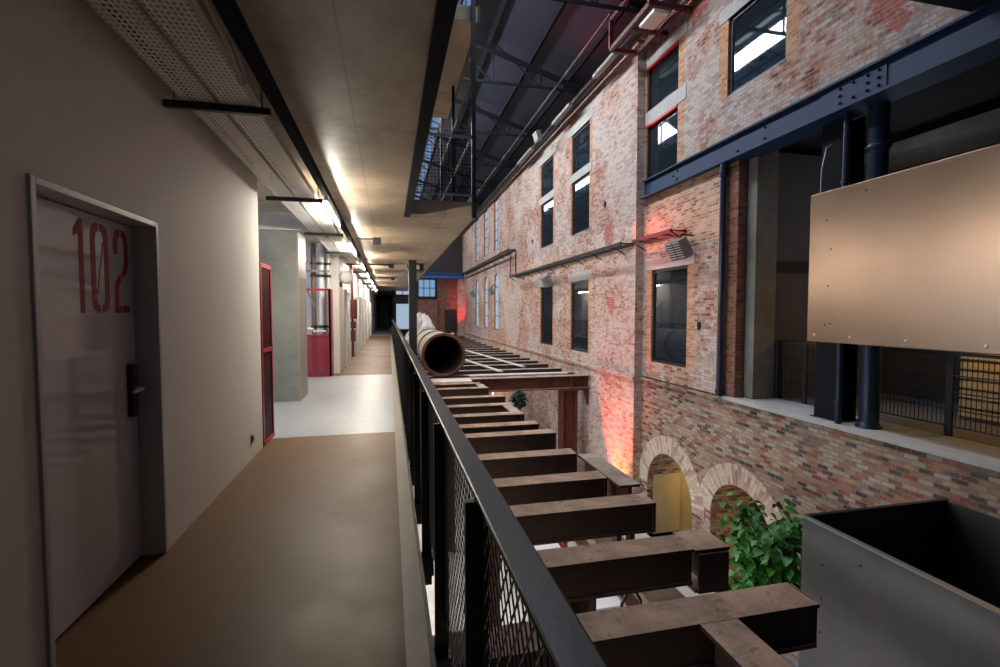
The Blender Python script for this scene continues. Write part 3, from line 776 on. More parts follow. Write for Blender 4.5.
for k,(y,x1) in enumerate(js):
    lab='rusty steel joist with dusty top beside the railing, %s of the row'%ordn[k] if k not in (0,) else 'broad rusty joist with dusty top crossing the bottom of the view'
    if k==11: lab='rusty steel joist with dusty top just before the old pipe, last of the row'
    e=joist(y,x1,lab,.19 if k==0 or k>4 else 1.06)
    if k in (0,):   # stub joining at right angles
        MB().ibeam('y',-.8,2.57,2.02,-.4,.27,.31,.03,.05).build('stub_beam',M['rust'],e)
        MB().box(2.79,2.81,2.6,2.82,-.71,-.4).build('end_plate',M['rust'],e)
    if k==1:
        MB().ibeam('y',3.40,3.74,2.60,-.4,.32,.36,.03,.05).build('end_beam',M['rust'],e)
        MB().box(2.46,2.74,3.38,3.40,-.76,-.43).build('end_plate',M['rust'],e)
    if k in (2,3,4,5):
        MB().box(x1-.03,x1,y-.13,y+.13,-.71,-.43).build('end_plate',M['rust'],e)
    if k in (7,10):
        MB().ibeam('y',y+.14,y+(.8 if k==7 else .62),x1-.12,-.4,.2,.3,.03,.04).build('stub_beam',M['rustfar'],e)
# short beam with the red-lit side running along the ends
e=empty('trimmer_beam',(2.62,5.5,-.8),'short lengthwise beam with orange-lit side at the joist ends','beam')
MB().ibeam('y',4.92,6.16,2.66,-.41,.26,.38,.03,.05).build('beam',M['rustred'],e)
e=empty('lower_beam',(2.2,5,-1.2),'long weathered lower beam passing under the near joists','beam')
MB().ibeam('y',1.0,8.2,2.30,-.9,.34,.3,.03,.05).build('beam',M['wood'],e)
for (x,y,lab) in ((1.45,3.56,'dark steel post under the second joist'),(2.34,4.45,'short steel hanger post between third joist and lower beam'),(1.3,6.3,'dark steel post under the fifth joist'),(1.3,10.9,'dark steel post under the tenth joist')):
    q=MB(); 
    if x>2: q.box(x-.10,x-.05,y-.05,y+.05,-.89,-.712); q.box(x+.05,x+.10,y-.05,y+.05,-.89,-.712); q.box(x-.12,x+.12,y-.06,y+.06,-.9,-.885)
    else: q.ibeam('y',y-.01,y+.01,x,-1.12,.3,2.88,.14,.03); q=MB(); q.box(x-.13,x-.10,y-.12,y+.12,-4,-.712); q.box(x+.10,x+.13,y-.12,y+.12,-4,-.712); q.box(x-.10,x+.10,y-.015,y+.015,-4,-.712)
    q.thing('support_post',M['rust'],lab,'post')
# shackle
sh=MB(); pts=[(1.90,3.56,-.715),(1.90,3.56,-.80),(1.865,3.56,-.86),(1.86,3.56,-.90),(1.90,3.56,-.935),(1.955,3.56,-.94),(2.0,3.56,-.935),(2.04,3.56,-.90),(2.035,3.56,-.86),(2.0,3.56,-.80),(2.0,3.56,-.715)]
sh.tube(pts,.014,8); sh.thing('lifting_shackle',M['black'],'black iron lifting shackle hanging under the second joist','shackle')
# far deck
bg=empty('main_beam',(3.7,13.9,-.78),'heavy rust-red beam with dusty top spanning from pipe to brick wall','beam')
MB().ibeam('x',1.2,6.04,13.95,-.40,.42,.40,.03,.05).build('beam',M['rustred'],bg)
for x in (2.6,5.45): MB().box(x-.012,x+.012,13.75,13.93,-.77,-.43).build('stiffener',M['rustred'],bg)
bk=MB(); bk.prism([(5.75,-.8),(6.04,-.8),(6.04,-1.35),(5.99,-1.1),(5.90,-.9)],'y',13.85,14.02); bk.build('corner_bracket',M['rustred'],bg)
ic=empty('iron_column',(5.42,14.0,-4),'brown cast iron column under the heavy rust-red beam','column')
icb=MB(); icb.box(5.16,5.20,13.8,14.2,-4,-.86); icb.box(5.62,5.66,13.8,14.2,-4,-.86); icb.box(5.20,5.62,13.97,14.03,-4,-.86); icb.build('shaft',M['rustred'],ic)
MB().box(5.08,5.74,13.75,14.25,-.86,-.80).build('cap_plate',M['rustred'],ic)
fy=[14.7,15.85,17.3,18.55,19.7,21.3,22.6,24.0,25.5,27.2,29.0,31.0,33.2,35.5,37.8]
words=['closest behind the rust-red beam','second behind the rust-red beam','third behind the rust-red beam','fourth behind the rust-red beam','fifth behind the rust-red beam','sixth behind the rust-red beam','seventh behind the rust-red beam','eighth behind the rust-red beam','ninth behind the rust-red beam','tenth behind the rust-red beam','eleventh behind the rust-red beam','twelfth behind the rust-red beam','third from the red-lit end','second from the red-lit end','closest to the red-lit end']
for k,y in enumerate(fy):
    joist(y,5.85,'dusty far deck joist reaching the brick wall, %s'%words[k],.9,-.4,'rustfar',.26,.34,'far deck joists')
q=MB(); q.bar((2.3,24.5,-.385),(3.55,15.2,-.385),.16,.03); q.thing('loose_plank',M['plank'],'pale loose plank lying across far joists nearest the old pipe','plank','loose planks on the far deck')
q=MB(); q.bar((3.6,25.8,-.385),(4.65,16.4,-.385),.14,.03); q.thing('loose_plank',M['plank'],'pale loose plank lying across far joists midway to the brick wall','plank','loose planks on the far deck')
q=MB(); q.box(2.35,5.5,14.22,14.52,-.395,-.36); q.thing('loose_plank',M['plank'],'wide pale board lying along behind the top of the rust-red beam','plank','loose planks on the far deck')
# wide board in front of pipe
q=MB(); q.box(.45,2.25,13.1,13.75,-.395,-.36); q.thing('loose_plank',M['plank'],'pale board lying flat in front of the open pipe mouth','plank','loose planks on the far deck')
# the old pipe
pcx,pcz,R=1.6,.265,.62
op=empty('boiler_pipe',(pcx,17,-.4),'huge old iron pipe with open rusty mouth lying on the joists','pipe')
pb=MB(); n=36
def ring(y,r,w=.0):
    return [(pcx+(r+w*math.sin(3*t+y))*math.cos(t),y,pcz+(r+w*math.sin(3*t+y))*math.sin(t)) for t in [2*PI*k/n for k in range(n)]]
def loft(mb,rings,mi=0,flip=False):
    vs=[p for r in rings for p in r]; fs=[]
    for i in range(len(rings)-1):
        for k in range(n):
            q=(i*n+k,(i+1)*n+k,(i+1)*n+(k+1)%n,i*n+(k+1)%n); fs.append(q[::-1] if flip else q)
    mb.add(vs,fs,mi,True)
loft(pb,[ring(14.45,R),ring(15.5,R,.01),ring(16.7,R,.015),ring(18,R,.01),ring(20.5,R)],0,True); pb.build('shell',M['pipe'],op)
b2=MB(); loft(b2,[ring(14.45,R-.035),ring(16,R-.035),ring(17.6,R-.035)]); b2.add(ring(17.55,R-.035),[tuple(range(n))]); b2.build('bore',M['bore'],op)
b3=MB(); loft(b3,[ring(14.52,R),ring(14.52,R+.05),ring(14.42,R+.05),ring(14.40,R+.03),ring(14.40,R-.035),ring(14.44,R-.045),ring(14.6,R-.04)],0,True); b3.build('flange',M['rim'],op)
for k in range(18):
    t_=2*PI*k/18; MB().lathe([(0,-.03),(.022,-.028),(.026,-.012),(.026,0)],(pcx+(R-.01)*math.cos(t_),14.40,pcz+(R-.01)*math.sin(t_)),'y',8).build('rivet',M['rim'],op)
for y in (16.6,18.9):
    b4=MB(); loft(b4,[ring(y,R),ring(y,R+.03),ring(y+.12,R+.03),ring(y+.12,R)],0,True); b4.build('seam_band',M['rim'],op)
ch=MB(); ch.prism([(1.2,-.40),(2.0,-.40),(1.9,-.375),(1.3,-.375)],'y',15.75,15.95); ch.thing('timber_chock',M['wood'],'timber chock under the old iron pipe','chock')
# crumpled tarpaulin behind the pipe
def crumple(cx,cy,cz,sx,sy,sz,seed,nu=22,nv=12):
    rnd=random.Random(seed); mb=MB(); vs=[]
    ph=[(rnd.uniform(1,5),rnd.uniform(1,5),rnd.uniform(0,6)) for _ in range(7)]
    for j in range(nv+1):
        v=j/nv*PI/2
        for i in range(nu):
            u=2*PI*i/nu; d=1+sum(math.sin(a*u*1.+b*v*2+c)*.055 for a,b,c in [(round(a),b,c) for a,b,c in ph])+rnd.uniform(-.07,.07)
            vs.append((cx+sx*math.cos(u)*math.cos(v)*d,cy+sy*math.sin(u)*math.cos(v)*d,cz+(sz*math.sin(v)*d if j else 0)))
    fs=[]
    for j in range(nv):
        for i in range(nu): fs.append((j*nu+i,j*nu+(i+1)%nu,(j+1)*nu+(i+1)%nu,(j+1)*nu+i))
    mb.add(vs,fs); return mb
crumple(1.5,21.9,-.4,.85,1.0,1.62,3).thing('tarpaulin_heap',M['tarp'],'crumpled white tarpaulin heap behind the old iron pipe','tarpaulin')
crumple(.80,18.2,-.4,.16,.9,1.0,5).thing('tarpaulin_heap',M['tarp'],'crumpled white tarpaulin stuffed between old pipe and railing','tarpaulin')
q=MB(); q.bar((2.0,23.5,.2),(3.2,24.6,.45),.07,.07); q.bar((2.2,23.5,.5),(2.9,24.3,.1),.06,.06); q.bar((2.0,23.5,-.4),(2.0,23.5,.25),.08,.08); q.bar((3.2,24.6,-.4),(3.2,24.6,.5),.08,.08)
q.thing('scrap_trestle',M['plank'],'pale timber trestle scrap behind the tarpaulin on the far deck','trestle')

# ------------------------------------------------------------------ steel hopper lower right
hp=empty('steel_hopper',(5.2,2,-2.6),'dark open-topped steel plate box at lower right in front of brick wall','container')
MB().box(4.25,4.275,-1.5,4.14,-2.6,-.60).build('side_plate',M['hopper'],hp)
MB().box(4.275,6.2,4.115,4.14,-2.6,-.60).build('end_plate',M['hopper'],hp)
MB().box(6.17,6.2,-1.5,4.115,-2.6,-.60).build('side_plate',M['hopper'],hp)
MB().box(4.275,6.17,-1.5,4.115,-2.6,-2.55).build('bottom_plate',M['hopper'],hp)
MB().box(4.235,4.285,-1.5,4.15,-.605,-.585).build('top_edge',M['grey_metal'],hp)
MB().box(4.285,6.2,4.10,4.15,-.605,-.585).build('top_edge',M['rail'],hp)
for (y,z) in ((3.9,-1.0),(3.9,-1.35),(3.9,-1.7),(3.5,-.8)): MB().lathe([(0,-.008),(.012,-.007),(.014,0)],(4.25,y,z),'x',10).build('rivet',M['black'],hp)
q=MB()
for y in (.2,3.6): 
    for x in (4.4,6.05): q.box(x-.08,x+.08,y-.08,y+.08,-4,-2.6)
q.build('leg_frame',M['black'],hp)

# plant
PX=5.3
pl=empty('potted_plant',(PX,5.6,-4),'bushy green leafy plant between the arches and the steel box','plant')
bev(MB().lathe([(0,0),(.28,0),(.36,.6),(.34,.6),(.32,.52),(0,.52)],(PX,5.6,-4),'z',20).build('planter',M['pot'],pl),.005)
rnd=random.Random(11); stm=MB(); lfm=MB()
tips=[]
for k in range(26):
    a=rnd.uniform(0,2*PI); rr=rnd.uniform(.1,.66); z=rnd.uniform(-2.7,-1.35)
    if k<10: z=rnd.uniform(-2.0,-1.25); rr=rnd.uniform(.1,.6)
    p=(PX+rr*math.cos(a),5.6+rr*math.sin(a),z)
    mid=(PX+rr*.3*math.cos(a),5.6+rr*.3*math.sin(a),-3.5+(z+3.5)*.6)
    stm.tube([(PX,5.6,-3.5),mid,p],[.014,.009,.005],6); tips.append((mid,p))
stm.build('stems',M['stem'],pl)
def leaf(mb,p,d,up,L,W):
    d=d.normalized(); s=d.cross(up).normalized(); nrm=s.cross(d).normalized()
    pts=[(0,0),(.18,.42),(.45,.5),(.75,.3),(1.,0)]
    vs=[]; 
    for (u,w) in pts:
        c=p+d*(u*L)-nrm*(u*u*L*.35); vs+= [c+s*(w*W)+nrm*(w*W*.25), c, c-s*(w*W)+nrm*(w*W*.25)]
    fs=[]
    for i in range(4): fs+=[(i*3,i*3+1,i*3+4,i*3+3),(i*3+1,i*3+2,i*3+5,i*3+4)]
    mb.add(vs,fs,0,True)
for (m_,p) in tips:
    m_=Vector(m_); p=Vector(p)
    for q_ in range(58):
        f=rnd.uniform(.3,1.05); c=m_.lerp(p,f)+Vector((rnd.gauss(0,.11),rnd.gauss(0,.11),rnd.gauss(0,.10)))
        d=Vector((rnd.gauss(0,1)-.45,rnd.gauss(0,1)-.35,rnd.uniform(-.7,.35)))
        leaf(lfm,c,d,Vector((rnd.gauss(0,.3),rnd.gauss(0,.3),1)),rnd.uniform(.11,.19),rnd.uniform(.08,.13))
lfm.build('foliage',M['leaf'],pl)
# dark steel post under the pier between the vaults
ap=MB(); ap.box(6.3,6.42,8.3,8.8,-4,-2.95); ap.box(6.9,7.02,8.3,8.8,-4,-2.95); ap.box(6.42,6.9,8.5,8.6,-4,-2.95); ap.box(6.24,7.1,6.9,8.86,-2.95,-2.72) if False else None
ap.thing('pier_post',M['navy'],'dark blue steel post standing under the pier between the two arches','post')
# hall floor things seen between joists
def table(x0,x1,y0,y1,lab,z=-3.2):
    e=empty('work_table',((x0+x1)/2,(y0+y1)/2,-4),lab,'table','white work tables')
    bev(MB().box(x0,x1,y0,y1,z-.04,z).build('tabletop',M['white_top'],e),.006)
    for x in (x0+.08,x1-.08):
        for y in (y0+.08,y1-.08): MB().box(x-.03,x+.03,y-.03,y+.03,-4,z-.04).build('leg',M['grey_metal'],e)
table(2.6,4.35,6.95,8.0,'large white table top below, seen behind the hanging shackle')
table(1.9,3.35,9.0,9.75,'white table below, seen under the third joist')
table(2.6,4.1,11.0,11.9,'white table below, seen under the fourth joist')
q=MB(); q.box(3.45,3.62,9.15,9.7,-4,-3.55); q.box(3.62,4.05,9.15,9.7,-4,-3.6); q.box(3.45,3.55,9.15,9.7,-3.55,-3.15)
o=q.thing('armchair',M['maroon'],'maroon upholstered chair below beside the white table','chair')
q=MB(); q.box(3.2,3.75,14.3,14.9,-4,-3.2); q.box(3.17,3.78,14.27,14.93,-3.2,-3.12); bev(q.thing('waste_bin',M['bluebin'],'blue lidded bin on the hall floor far below the joists','bin'),.02)
for k,(x,y) in enumerate(((3.4,13.1),(4.0,13.0))):
    q=MB(); q.box(x,x+.45,y,y+.35,-4,-3.55); q.box(x-.02,x+.47,y-.02,y+.37,-3.55,-3.48); q.thing('storage_crate',M['white_top'] if k==0 else M['black'],['white lidded crate on the hall floor under the fifth joist','black lidded crate on the hall floor beside the white crate'][k],'crate')
bs=MB(); rnd=random.Random(5)
for k in range(260):
    a=rnd.uniform(0,2*PI); ph=rnd.uniform(-.6,1.5); r=rnd.uniform(.6,1.)
    leaf(bs,Vector((5.32+.30*r*math.cos(a)*math.cos(ph),19.5+.3*r*math.sin(a)*math.cos(ph),-2.2+.42*r*math.sin(ph))),Vector((rnd.gauss(0,1),rnd.gauss(0,1),rnd.uniform(-.6,.4))),Vector((0,0,1)),.2,.13)
pt=empty('potted_shrub',(5.32,19.5,-4),'small dark green shrub glimpsed beyond the joist ends','plant')
bs.build('foliage',flat('dark_leaf',(.02,.07,.045),.6,0,.4,6.),pt); MB().tube([(5.32,19.5,-3.5),(5.32,19.5,-2.2)],.04,8).build('trunk',M['stem'],pt); MB().lathe([(0,0),(.25,0),(.35,.6),(.0,.55)],(5.32,19.5,-4),'z',16).build('planter',M['pot'],pt)
# information sign on the red-lit wall: white sheet with pink squares
sg=empty('wall_sign',(XF-.01,12.4,-2.9),'white notice with rows of pink marks on the red-lit brick','sign')
MB().box(XF-.015,XF,12.15,12.62,-2.95,-2.45).build('board',M['white_top'],sg)
sm=MB()
for i in range(4):
    for j in range(3): sm.box(XF-.018,XF-.015,12.2+j*.14,12.29+j*.14,-2.9+i*.115,-2.83+i*.115)
sm.build('marks',flat('pink_marks',(.7,.25,.32),.7),sg)

# ------------------------------------------------------------------ cable ladder and floodlights on the brick wall
def ladder(pts,label,w=.34):
    mb=MB()
    for i in range(len(pts)-1):
        a,b=Vector(pts[i]),Vector(pts[i+1])
        for dx in (0,-w):
            mb.bar(a+Vector((dx,0,0)),b+Vector((dx,0,0)),.045,.08)
        L=(b-a).length; n_=max(1,int(L/.45))
        for k in range(n_+1):
            p=a.lerp(b,k/n_); mb.bar(p,p+Vector((-w,0,0)),.03,.03)
            if k%3==0: mb.bar(p+Vector((-w,0,-.02)),p+Vector((.015,0,-.22)),.025,.025)
    return mb.thing('cable_ladder',M['black'],label,'cable ladder','cable ladders on the brick wall')
ladder([(XF-.04,22.5,3.25),(XF-.04,11.1,3.27)],'black cable ladder running along the pale brick above the tall lower windows')
ladder([(XN-.04,10.9,3.30),(XN-.04,9.25,3.30)],'short black cable ladder above the lower window beside the pipe post')
ladder([(XF-.04,38.5,4.6),(XF-.04,22.75,4.6)],'far black cable ladder above the arched windows',.3)
q=MB(); 
for x in (XF-.05,XF-.3): q.box(x-.015,x+.015,22.58,22.64,3.28,4.6)
q.thing('ladder_drop',M['black'],'black vertical drop joining the two wall cable ladders','cable ladder')
def flood(x,y,z,label,tilt=-.5,s=1.,parent=None):
    e=empty('floodlight',(x,y,z),label,'floodlight','louvred floodlights on the wall')
    R_=Matrix.Rotation(tilt,4,'Y')@Matrix.Rotation(0,4,'Z')
    def tr(mb):
        mb.v=[tuple(Vector((x,y,z))+(R_@(Vector(p)*s))) for p in mb.v]; return mb
    hs=tr(MB().box(-.10,.10,-.27,.27,-.20,.20)).build('housing',M['grey_metal'],e)
    lo=MB()
    for k in range(7):
        zz=-.16+k*.053
        lo.box(-.115,-.10,-.24,-.02,zz,zz+.022); lo.box(-.115,-.10,.02,.24,zz,zz+.022)
    tr(lo).build('louvre',M['white_metal'],hs)
    tr(MB().box(-.104,-.099,-.25,.25,-.18,.18)).build('lens',M['black'],hs)
    br=MB(); br.bar((x+.05*s,y,z+.1*s),(x+.05*s,y,z+.30*s),.05*s,.03*s); br.bar((x+.05*s,y,z+.30*s),(x+.30*s,y,z+.30*s),.05*s,.03*s); br.build('bracket',M['black'],e)
    return e
flood(5.95,9.05,2.88,'grey louvred floodlight under ladder end beside the pipe post')
flood(5.72,17.0,2.70,'grey louvred floodlight on the ladder above the tall lower windows')
flood(5.7,26.9,2.75,'small louvred floodlight in front of the nearest arched window',-.5,1.1)
flood(5.7,33.0,2.8,'small louvred floodlight in front of the farthest arched window',-.5,1.1)
flood(5.3,16.9,7.9,'grey floodlight at the eaves above the upper windows',-.3,.8)
# hooks/anchors in brick
for k,(y,z,lab) in enumerate(((12.8,4.6,'small iron hook in the pale brick left of the stacked windows'),(19.9,4.55,'small iron hook in pale brick above the far cable ladder end'),(8.75,1.25,'small iron stub in brick left of the navy pipe post'))):
    x=XF if y>11 else XN
    q=MB(); q.box(x-.05,x,y-.03,y+.03,z,z+.1); q.box(x-.06,x-.03,y-.04,y+.0,z-.06,z+.05); q.thing('wall_hook',M['black'],lab,'hook')

# ------------------------------------------------------------------ roof
def rz(x): return 8.5+.39*(6.2-x)
rf=MB(); rf.prism([(6.9,rz(6.9)),(2.3,rz(2.3)),(2.3,rz(2.3)+.1),(6.9,rz(6.9)+.1)],'y',-3,41); rf.struct('roof',M['roof'])
rf=MB(); rf.prism([(-1.2,9.95),(-4.5,8.8),(-4.5,8.9),(-1.2,10.05)],'y',-3,41); rf.struct('roof',M['roof'])
for i,y in enumerate([2.2+4.05*k for k in range(10)]):
    if i==0: pass
    tm_=M['truss']; tr_=empty('roof_truss',(3,y,8.4),'dark steel roof truss under the roof sheeting, %s from the camera end'%['first','second','third','fourth','fifth','sixth','seventh','eighth','ninth','tenth'][i],'truss','roof trusses')
    MB().bar((6.3,y,rz(6.3)-.08),(-.5,y,rz(-.5)-.08-.6),.08,.14).build('rafter',tm_,tr_)
    MB().bar((6.3,y,8.43),(-4,y,8.43),.05,.07).build('tie_bar',tm_,tr_)
    sb=MB()
    for x in (4.6,3.1,1.5): sb.bar((x,y,8.43),(x,y,rz(x)-.1 if x>2 else 9.7),.035,.05)
    sb.bar((4.6,y,8.43),(3.1,y,rz(3.1)-.1),.03,.04); sb.bar((3.1,y,8.43),(1.5,y,9.7),.03,.04)
    sb.build('struts',tm_,tr_)
for k,(x,lab) in enumerate(((5.5,'roof purlin closest to the brick wall'),(4.3,'middle roof purlin'),(3.1,'roof purlin along the skylight edge'))):
    MB().bar((x,-3,rz(x)-.05),(x,40,rz(x)-.05),.08,.10).thing('roof_purlin',M['truss'],lab+' under the dark sheeting','purlin','roof purlins')
q=MB(); q.tube([(5.0,10.4,8.36),(5.0,38,8.36)],.03,8); q.thing('conduit_run',M['rail'],'long pale conduit below the roof trusses parallel to the wall','conduit')
q=MB(); q.tube([(5.75,6,8.15),(5.75,39.5,8.15)],.11,12); q.thing('eaves_duct',M['rail'],'dark round duct running along the eaves above the brick wall','duct')
q=MB(); q.tube([(5.98,6,8.28),(5.98,39.5,8.28)],.05,10); q.thing('eaves_pipe',M['darkred'],'thin reddish pipe along the eaves beside the dark duct','pipe')
for k,(a,b,lab) in enumerate(((11.3,12.6,'grey linear lamp under eaves duct, closest of the three'),(14.4,16.0,'grey linear lamp under eaves duct, middle of the three'),(18.5,20.6,'grey linear lamp under eaves duct, farthest of the three'))):
    bev(MB().box(5.52,5.66,a,b,7.98,8.08).thing('linear_lamp',M['grey_metal'],lab,'lamp','linear lamps at the eaves'),.01)
mp_=empty('maintenance_platform',(5.8,9.8,7.85),'dark red steel bracket platform at the eaves above stacked windows','platform')
f=MB(); 
for (a,b) in (((5.3,9.2,7.9),(5.3,11.0,7.9)),((6.0,9.2,7.9),(6.0,11.0,7.9)),((5.3,9.2,7.9),(6.25,9.2,7.9)),((5.3,10.1,7.9),(6.25,10.1,7.9)),((5.3,11.0,7.9),(6.0,11.0,7.9)),((5.3,9.2,7.9),(5.3,9.2,8.6)),((5.3,11.0,7.9),(5.3,11.0,8.6)),((5.3,9.2,8.6),(5.3,11,8.6))): f.bar(a,b,.07,.1)
f.build('frame',M['darkred'],mp_); MB().box(5.5,5.85,9.4,10.0,7.88,7.95).build('tray_panel',M['galv'],mp_)
# skylight: strips of glass with bars
sk_near=MB(); sk_far=MB()
sk_far.prism([(2.3,10.02),(1.95,10.14),(1.95,10.16),(2.3,10.04)],'y',-3,40)
for (mb_,a_,b_) in ((sk_far,-3,8.),(sk_near,8.,22),(sk_far,22,40)):
    mb_.prism([(1.95,10.14),(1.4,10.33),(1.4,10.35),(1.95,10.16)],'y',a_,b_)
sk_far.prism([(1.4,10.33),(.9,10.5),(.9,10.52),(1.4,10.35)],'y',-3,40)
sk_far.prism([(.9,10.5),(-1.2,9.95),(-1.2,9.97),(.9,10.52)],'y',-3,40)
fr_=MB()
y=-2.
while y<40: fr_.bar((2.3,y,9.98),(.9,y,10.46),.05,.06); fr_.bar((.9,y,10.46),(-1.2,y,9.9),.05,.06); y+=1.0
for x,z in ((2.3,9.98),(1.95,10.1),(.9,10.46),(-.15,10.2)): fr_.bar((x,-3,z),(x,40,z),.06,.08)
so=fr_.struct('window_skylight',M['grey_metal'])
sk_near.build('pane',M['sky_pane'],so); sk_far.build('pane',M['sky_far'],so)

# ------------------------------------------------------------------ upper gallery cage beside the slab
ca=empty('gallery_cage',(1.45,8.5,3.5),'dark mesh balustrade cage with tall post on the upper gallery edge','railing')
MB().box(1.43,1.50,8.34,8.42,3.2,9.6).build('tall_post',M['rail'],ca)
MB().box(1.42,1.48,10.9,10.96,3.5,6.6).build('tall_post',M['rail'],ca)
MB().box(1.42,1.48,13.4,13.46,3.5,8.5).build('tall_post',M['rail'],ca)
hr=MB(); hr.box(.3,1.45,8.44,8.48,4.60,4.64); hr.box(.3,1.45,8.44,8.48,3.60,3.63); hr.box(1.43,1.47,8.5,38,4.60,4.64); hr.box(1.43,1.47,8.5,38,3.58,3.61); hr.box(1.43,1.47,8.5,13.4,5.6,5.63); hr.build('rails',M['grey_metal'],ca)
im=MB()
x=.32
while x<1.42: im.box(x-.003,x+.003,8.458,8.464,3.62,4.6); x+=.06
z=3.66
while z<4.6: im.box(.3,1.43,8.456,8.462,z-.003,z+.003); z+=.06
y=8.55
while y<13.4: im.box(1.447,1.453,y-.004,y+.004,3.6,5.6); y+=.11
z=3.66
while z<5.6: im.box(1.445,1.451,8.5,13.4,z-.004,z+.004); z+=.11
im.build('mesh_infill',M['truss'],ca)
ug=empty('upper_railing',(1.5,10,6.85),'blue railing on the topmost gallery slab edge','railing')
u=MB(); u.box(.3,1.55,8.5,8.54,7.9,7.95)
for x in (.35,.75,1.15,1.5): u.box(x-.02,x+.02,8.5,8.54,6.85,7.9)
u.box(1.5,1.55,8.5,12.7,7.9,7.95)
for y in (9.5,10.5,11.5,12.5): u.box(1.5,1.54,y-.02,y+.02,6.85,7.9)
u.build('rails',M['blue'],ug)

# bridge crossing above, top right
br=empty('overhead_bridge',(3,3.5,4.8),'dark overhead steel bridge crossing at the top right corner','bridge')
b=MB(); b.box(2.2,XN-.005,2.6,4.08,4.82,4.88); b.box(2.2,XN-.005,3.98,4.08,4.88,5.4); b.box(2.2,XN-.005,2.6,2.7,4.88,5.4); b.build('deck',M['black'],br)

# ------------------------------------------------------------------ far end of the hall
MB().box(.3,6.6,40,40.2,-4,10).struct('wall_end',M['dark'])
MB().box(2.3,3.9,39.6,40,-4,2.6).struct('wall_end',M['brick_red'])
MB().box(3.9,6.05,39.9,40,-4,4.3).struct('wall_end',M['brick_red'])
q=MB(); q.box(4.5,5.5,39.85,39.9,-.4,1.75); q.struct('door_9',M['black'])
q=MB(); q.ibeam('x',1.8,6.04,39.3,4.72,.4,.42,.05,.05); q.thing('end_girder',flat('bright_blue_steel',(.03,.13,.36),.5),'blue steel girder spanning the far end of the hall','girder')
MB().box(5.55,6.04,39.2,39.9,-.4,4.28).struct('pillar_2',M['brick_far'])
def litwin(x0,x1,z0,z1,y,mx,mz,name,fm='blue'):
    wn[0]+=1; mb=MB(); f_=.08
    mb.box(x0,x0+f_,y,y+.08,z0,z1); mb.box(x1-f_,x1,y,y+.08,z0,z1); mb.box(x0,x1,y,y+.08,z0,z0+f_); mb.box(x0,x1,y,y+.08,z1-f_,z1)
    for i in range(mx): x=x0+(x1-x0)*(i+1)/(mx+1); mb.box(x-.03,x+.03,y+.01,y+.07,z0,z1)
    for i in range(mz): z=z0+(z1-z0)*(i+1)/(mz+1); mb.box(x0,x1,y+.01,y+.07,z-.03,z+.03)
    o=mb.struct('window_%d'%wn[0],M[fm]); MB().box(x0+.02,x1-.02,y+.03,y+.05,z0+.02,z1-.02).build('pane',M[name],o)
litwin(2.3,3.75,2.75,4.25,39.45,2,1,'blue_pane')
litwin(.5,1.7,2.9,4.6,39.8,1,0,'cool_pane','black')
litwin(.5,1.7,.1,2.3,39.8,0,0,'cool_pane','black')
litwin(2.3,2.95,4.8,7.4,39.8,0,1,'blue_pane','black')
MB().box(1.7,2.0,39.5,40,-.4,8).struct('pillar_3',M['rail'])
# blue louvred gable band seen over the gallery
MB().box(.3,1.6,39.2,39.4,2.35,2.85).struct('trim_28',M['black'])

# ------------------------------------------------------------------ lamps with visible bodies
rb=MB(); rb.box(5.55,5.75,11.6,12.0,-4,-3.75); o=rb.thing('red_uplight',M['black'],'low black uplighter washing the brick with red light','lamp'); MB().box(5.58,5.72,11.65,11.95,-3.75,-3.745).build('lens',M['red_lamp'],o)
rb=MB(); rb.box(5.2,5.35,38.6,38.8,-.4,-.2); o=rb.thing('red_uplight',M['black'],'small black uplighter lighting the far pillar red','lamp'); MB().box(5.22,5.33,38.63,38.77,-.2,-.195).build('lens',M['red_lamp'],o)
rb=MB(); rb.lathe([(.0,0),(.07,0),(.09,.10),(.06,.18),(.0,.2)],(5.6,26,-2.2),'z',14); rb.tube([(5.6,26,-4),(5.6,26,-2.2)],.03,8); o=rb.thing('floor_lamp',M['warm_lamp'],'small orange glowing lamp far below beyond the joists','lamp')

# ------------------------------------------------------------------ lights
def area(name,loc,rot,sx,sy,e,c):
    L=bpy.data.lights.new(name,'AREA'); L.shape='RECTANGLE'; L.size=sx; L.size_y=sy; L.energy=e; L.color=c
    o=bpy.data.objects.new(name,L); C.objects.link(o); o.location=loc; o.rotation_euler=rot; return o
def spot(name,loc,to,e,c,ang=60,blend=.8,r=.1):
    L=bpy.data.lights.new(name,'SPOT'); L.energy=e; L.color=c; L.spot_size=math.radians(ang); L.spot_blend=blend; L.shadow_soft_size=r
    o=bpy.data.objects.new(name,L); C.objects.link(o); o.location=loc
    o.rotation_euler=(Vector(to)-Vector(loc)).to_track_quat('-Z','Y').to_euler(); return o
def point(name,loc,e,c,r=.1):
    L=bpy.data.lights.new(name,'POINT'); L.energy=e; L.color=c; L.shadow_soft_size=r
    o=bpy.data.objects.new(name,L); C.objects.link(o); o.location=loc; return o
# daylight falling through the skylight (near and far halves)
area('skylight_day_near',(1.95,14,9.4),(0,math.radians(-20),0),0.5,13,820,(.93,.95,1.))
area('skylight_day_front',(1.8,4,9.3),(0,math.radians(-30),0),1.6,6,45,(.88,.93,1.))
area('skylight_day_far',(.6,29,9.6),(0,math.radians(-30),0),.7,20,950,(1.,.96,.94))
# added fill light, hidden under the walkway slab, brightens the hall floor
area('under_walkway_fill',(-.6,7.5,-.9),(0,math.radians(-25),0),1.,12,520,(1.,.95,.9))
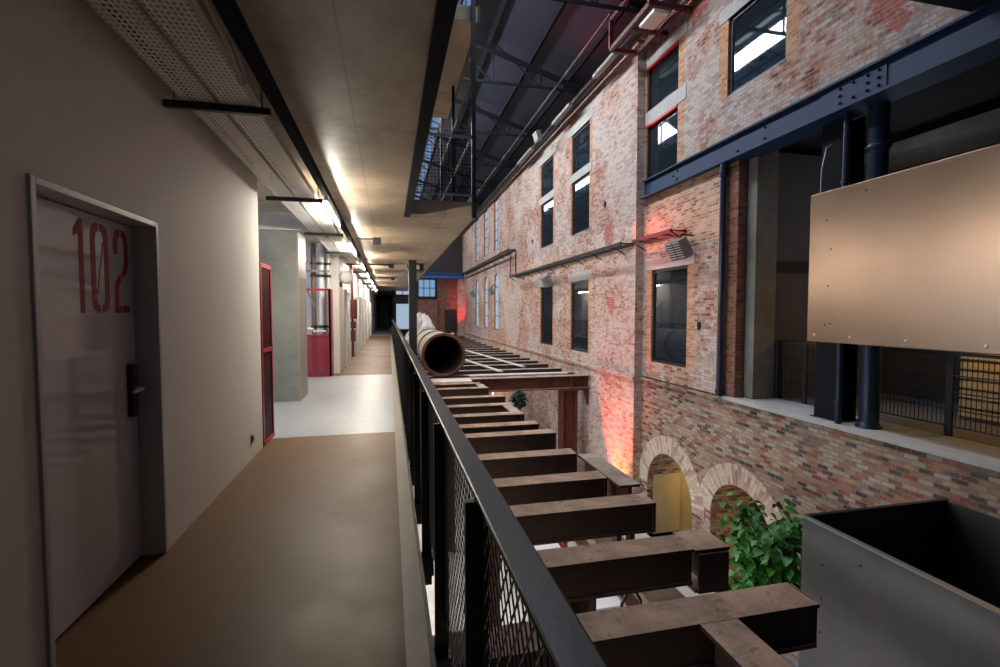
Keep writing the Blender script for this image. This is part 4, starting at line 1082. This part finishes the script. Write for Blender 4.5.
# window daylight in the lobby recess
area('lobby_window_day',(-5.6,9.2,2.0),(0,math.radians(-90),0),2.0,5.5,130,(.66,.82,1.))
spot('red_wash',(5.0,11.9,-3.8),(6.05,11.9,-1.4),850,(1.,.025,.055),50,.45,.1)
spot('amber_wash',(5.7,11.8,-3.7),(6.05,11.8,-2.6),420,(1.,.42,.04),70,.9,.1)
spot('red_far',(4.9,38.7,.1),(5.8,39.3,2.2),420,(1.,.005,.03),60,.6,.1)
spot('red_eaves',(5.3,11.4,3.9),(6.27,10.1,3.15),130,(1.,.05,.06),75,1.,.2)
spot('red_roof',(5.0,13.5,7.4),(4.6,11,9.0),40,(1.,.06,.10),100,.9,.3)
point('vault_lamp_one',(7.4,9.9,-2.5),14,(1.,.68,.28),.15)
point('vault_lamp_two',(7.5,6.6,-3.5),40,(1.,.62,.16),.15)
point('gallery_fill',(7.9,6.0,3.3),8,(.75,.85,1.),.3)  # added bluish fill that lightens the gallery, no lamp stands here
point('counter_lamp',(7.95,4.6,1.6),34,(1.,.48,.07),.08)
point('dim_room_lamp',(8.2,15,1.6),10,(1.,.85,.6),.1)
point('far_floor_lamp',(5.4,26,-2.0),60,(1.,.5,.12),.1)

# world: faint ambient
w=bpy.data.worlds.new('world'); bpy.context.scene.world=w; w.use_nodes=True
bg_=w.node_tree.nodes['Background']; bg_.inputs[0].default_value=(.55,.65,.85,1); bg_.inputs[1].default_value=.035

# camera
f_=480.; psi=math.atan(111/480.); phi=math.atan(21.5/480.)
cam=bpy.data.cameras.new('camera'); co=bpy.data.objects.new('camera',cam); C.objects.link(co)
cam.sensor_width=36; cam.sensor_fit='HORIZONTAL'; cam.lens=36*f_/1000; cam.clip_start=.05; cam.clip_end=300
co.location=(0,0,1.56); co.rotation_euler=(PI/2-phi,0,-psi)
S=bpy.context.scene; S.camera=co
S.view_settings.view_transform='Standard'; S.view_settings.look='None'; S.view_settings.gamma=1; S.view_settings.exposure=.15; S.view_settings.use_curve_mapping=False
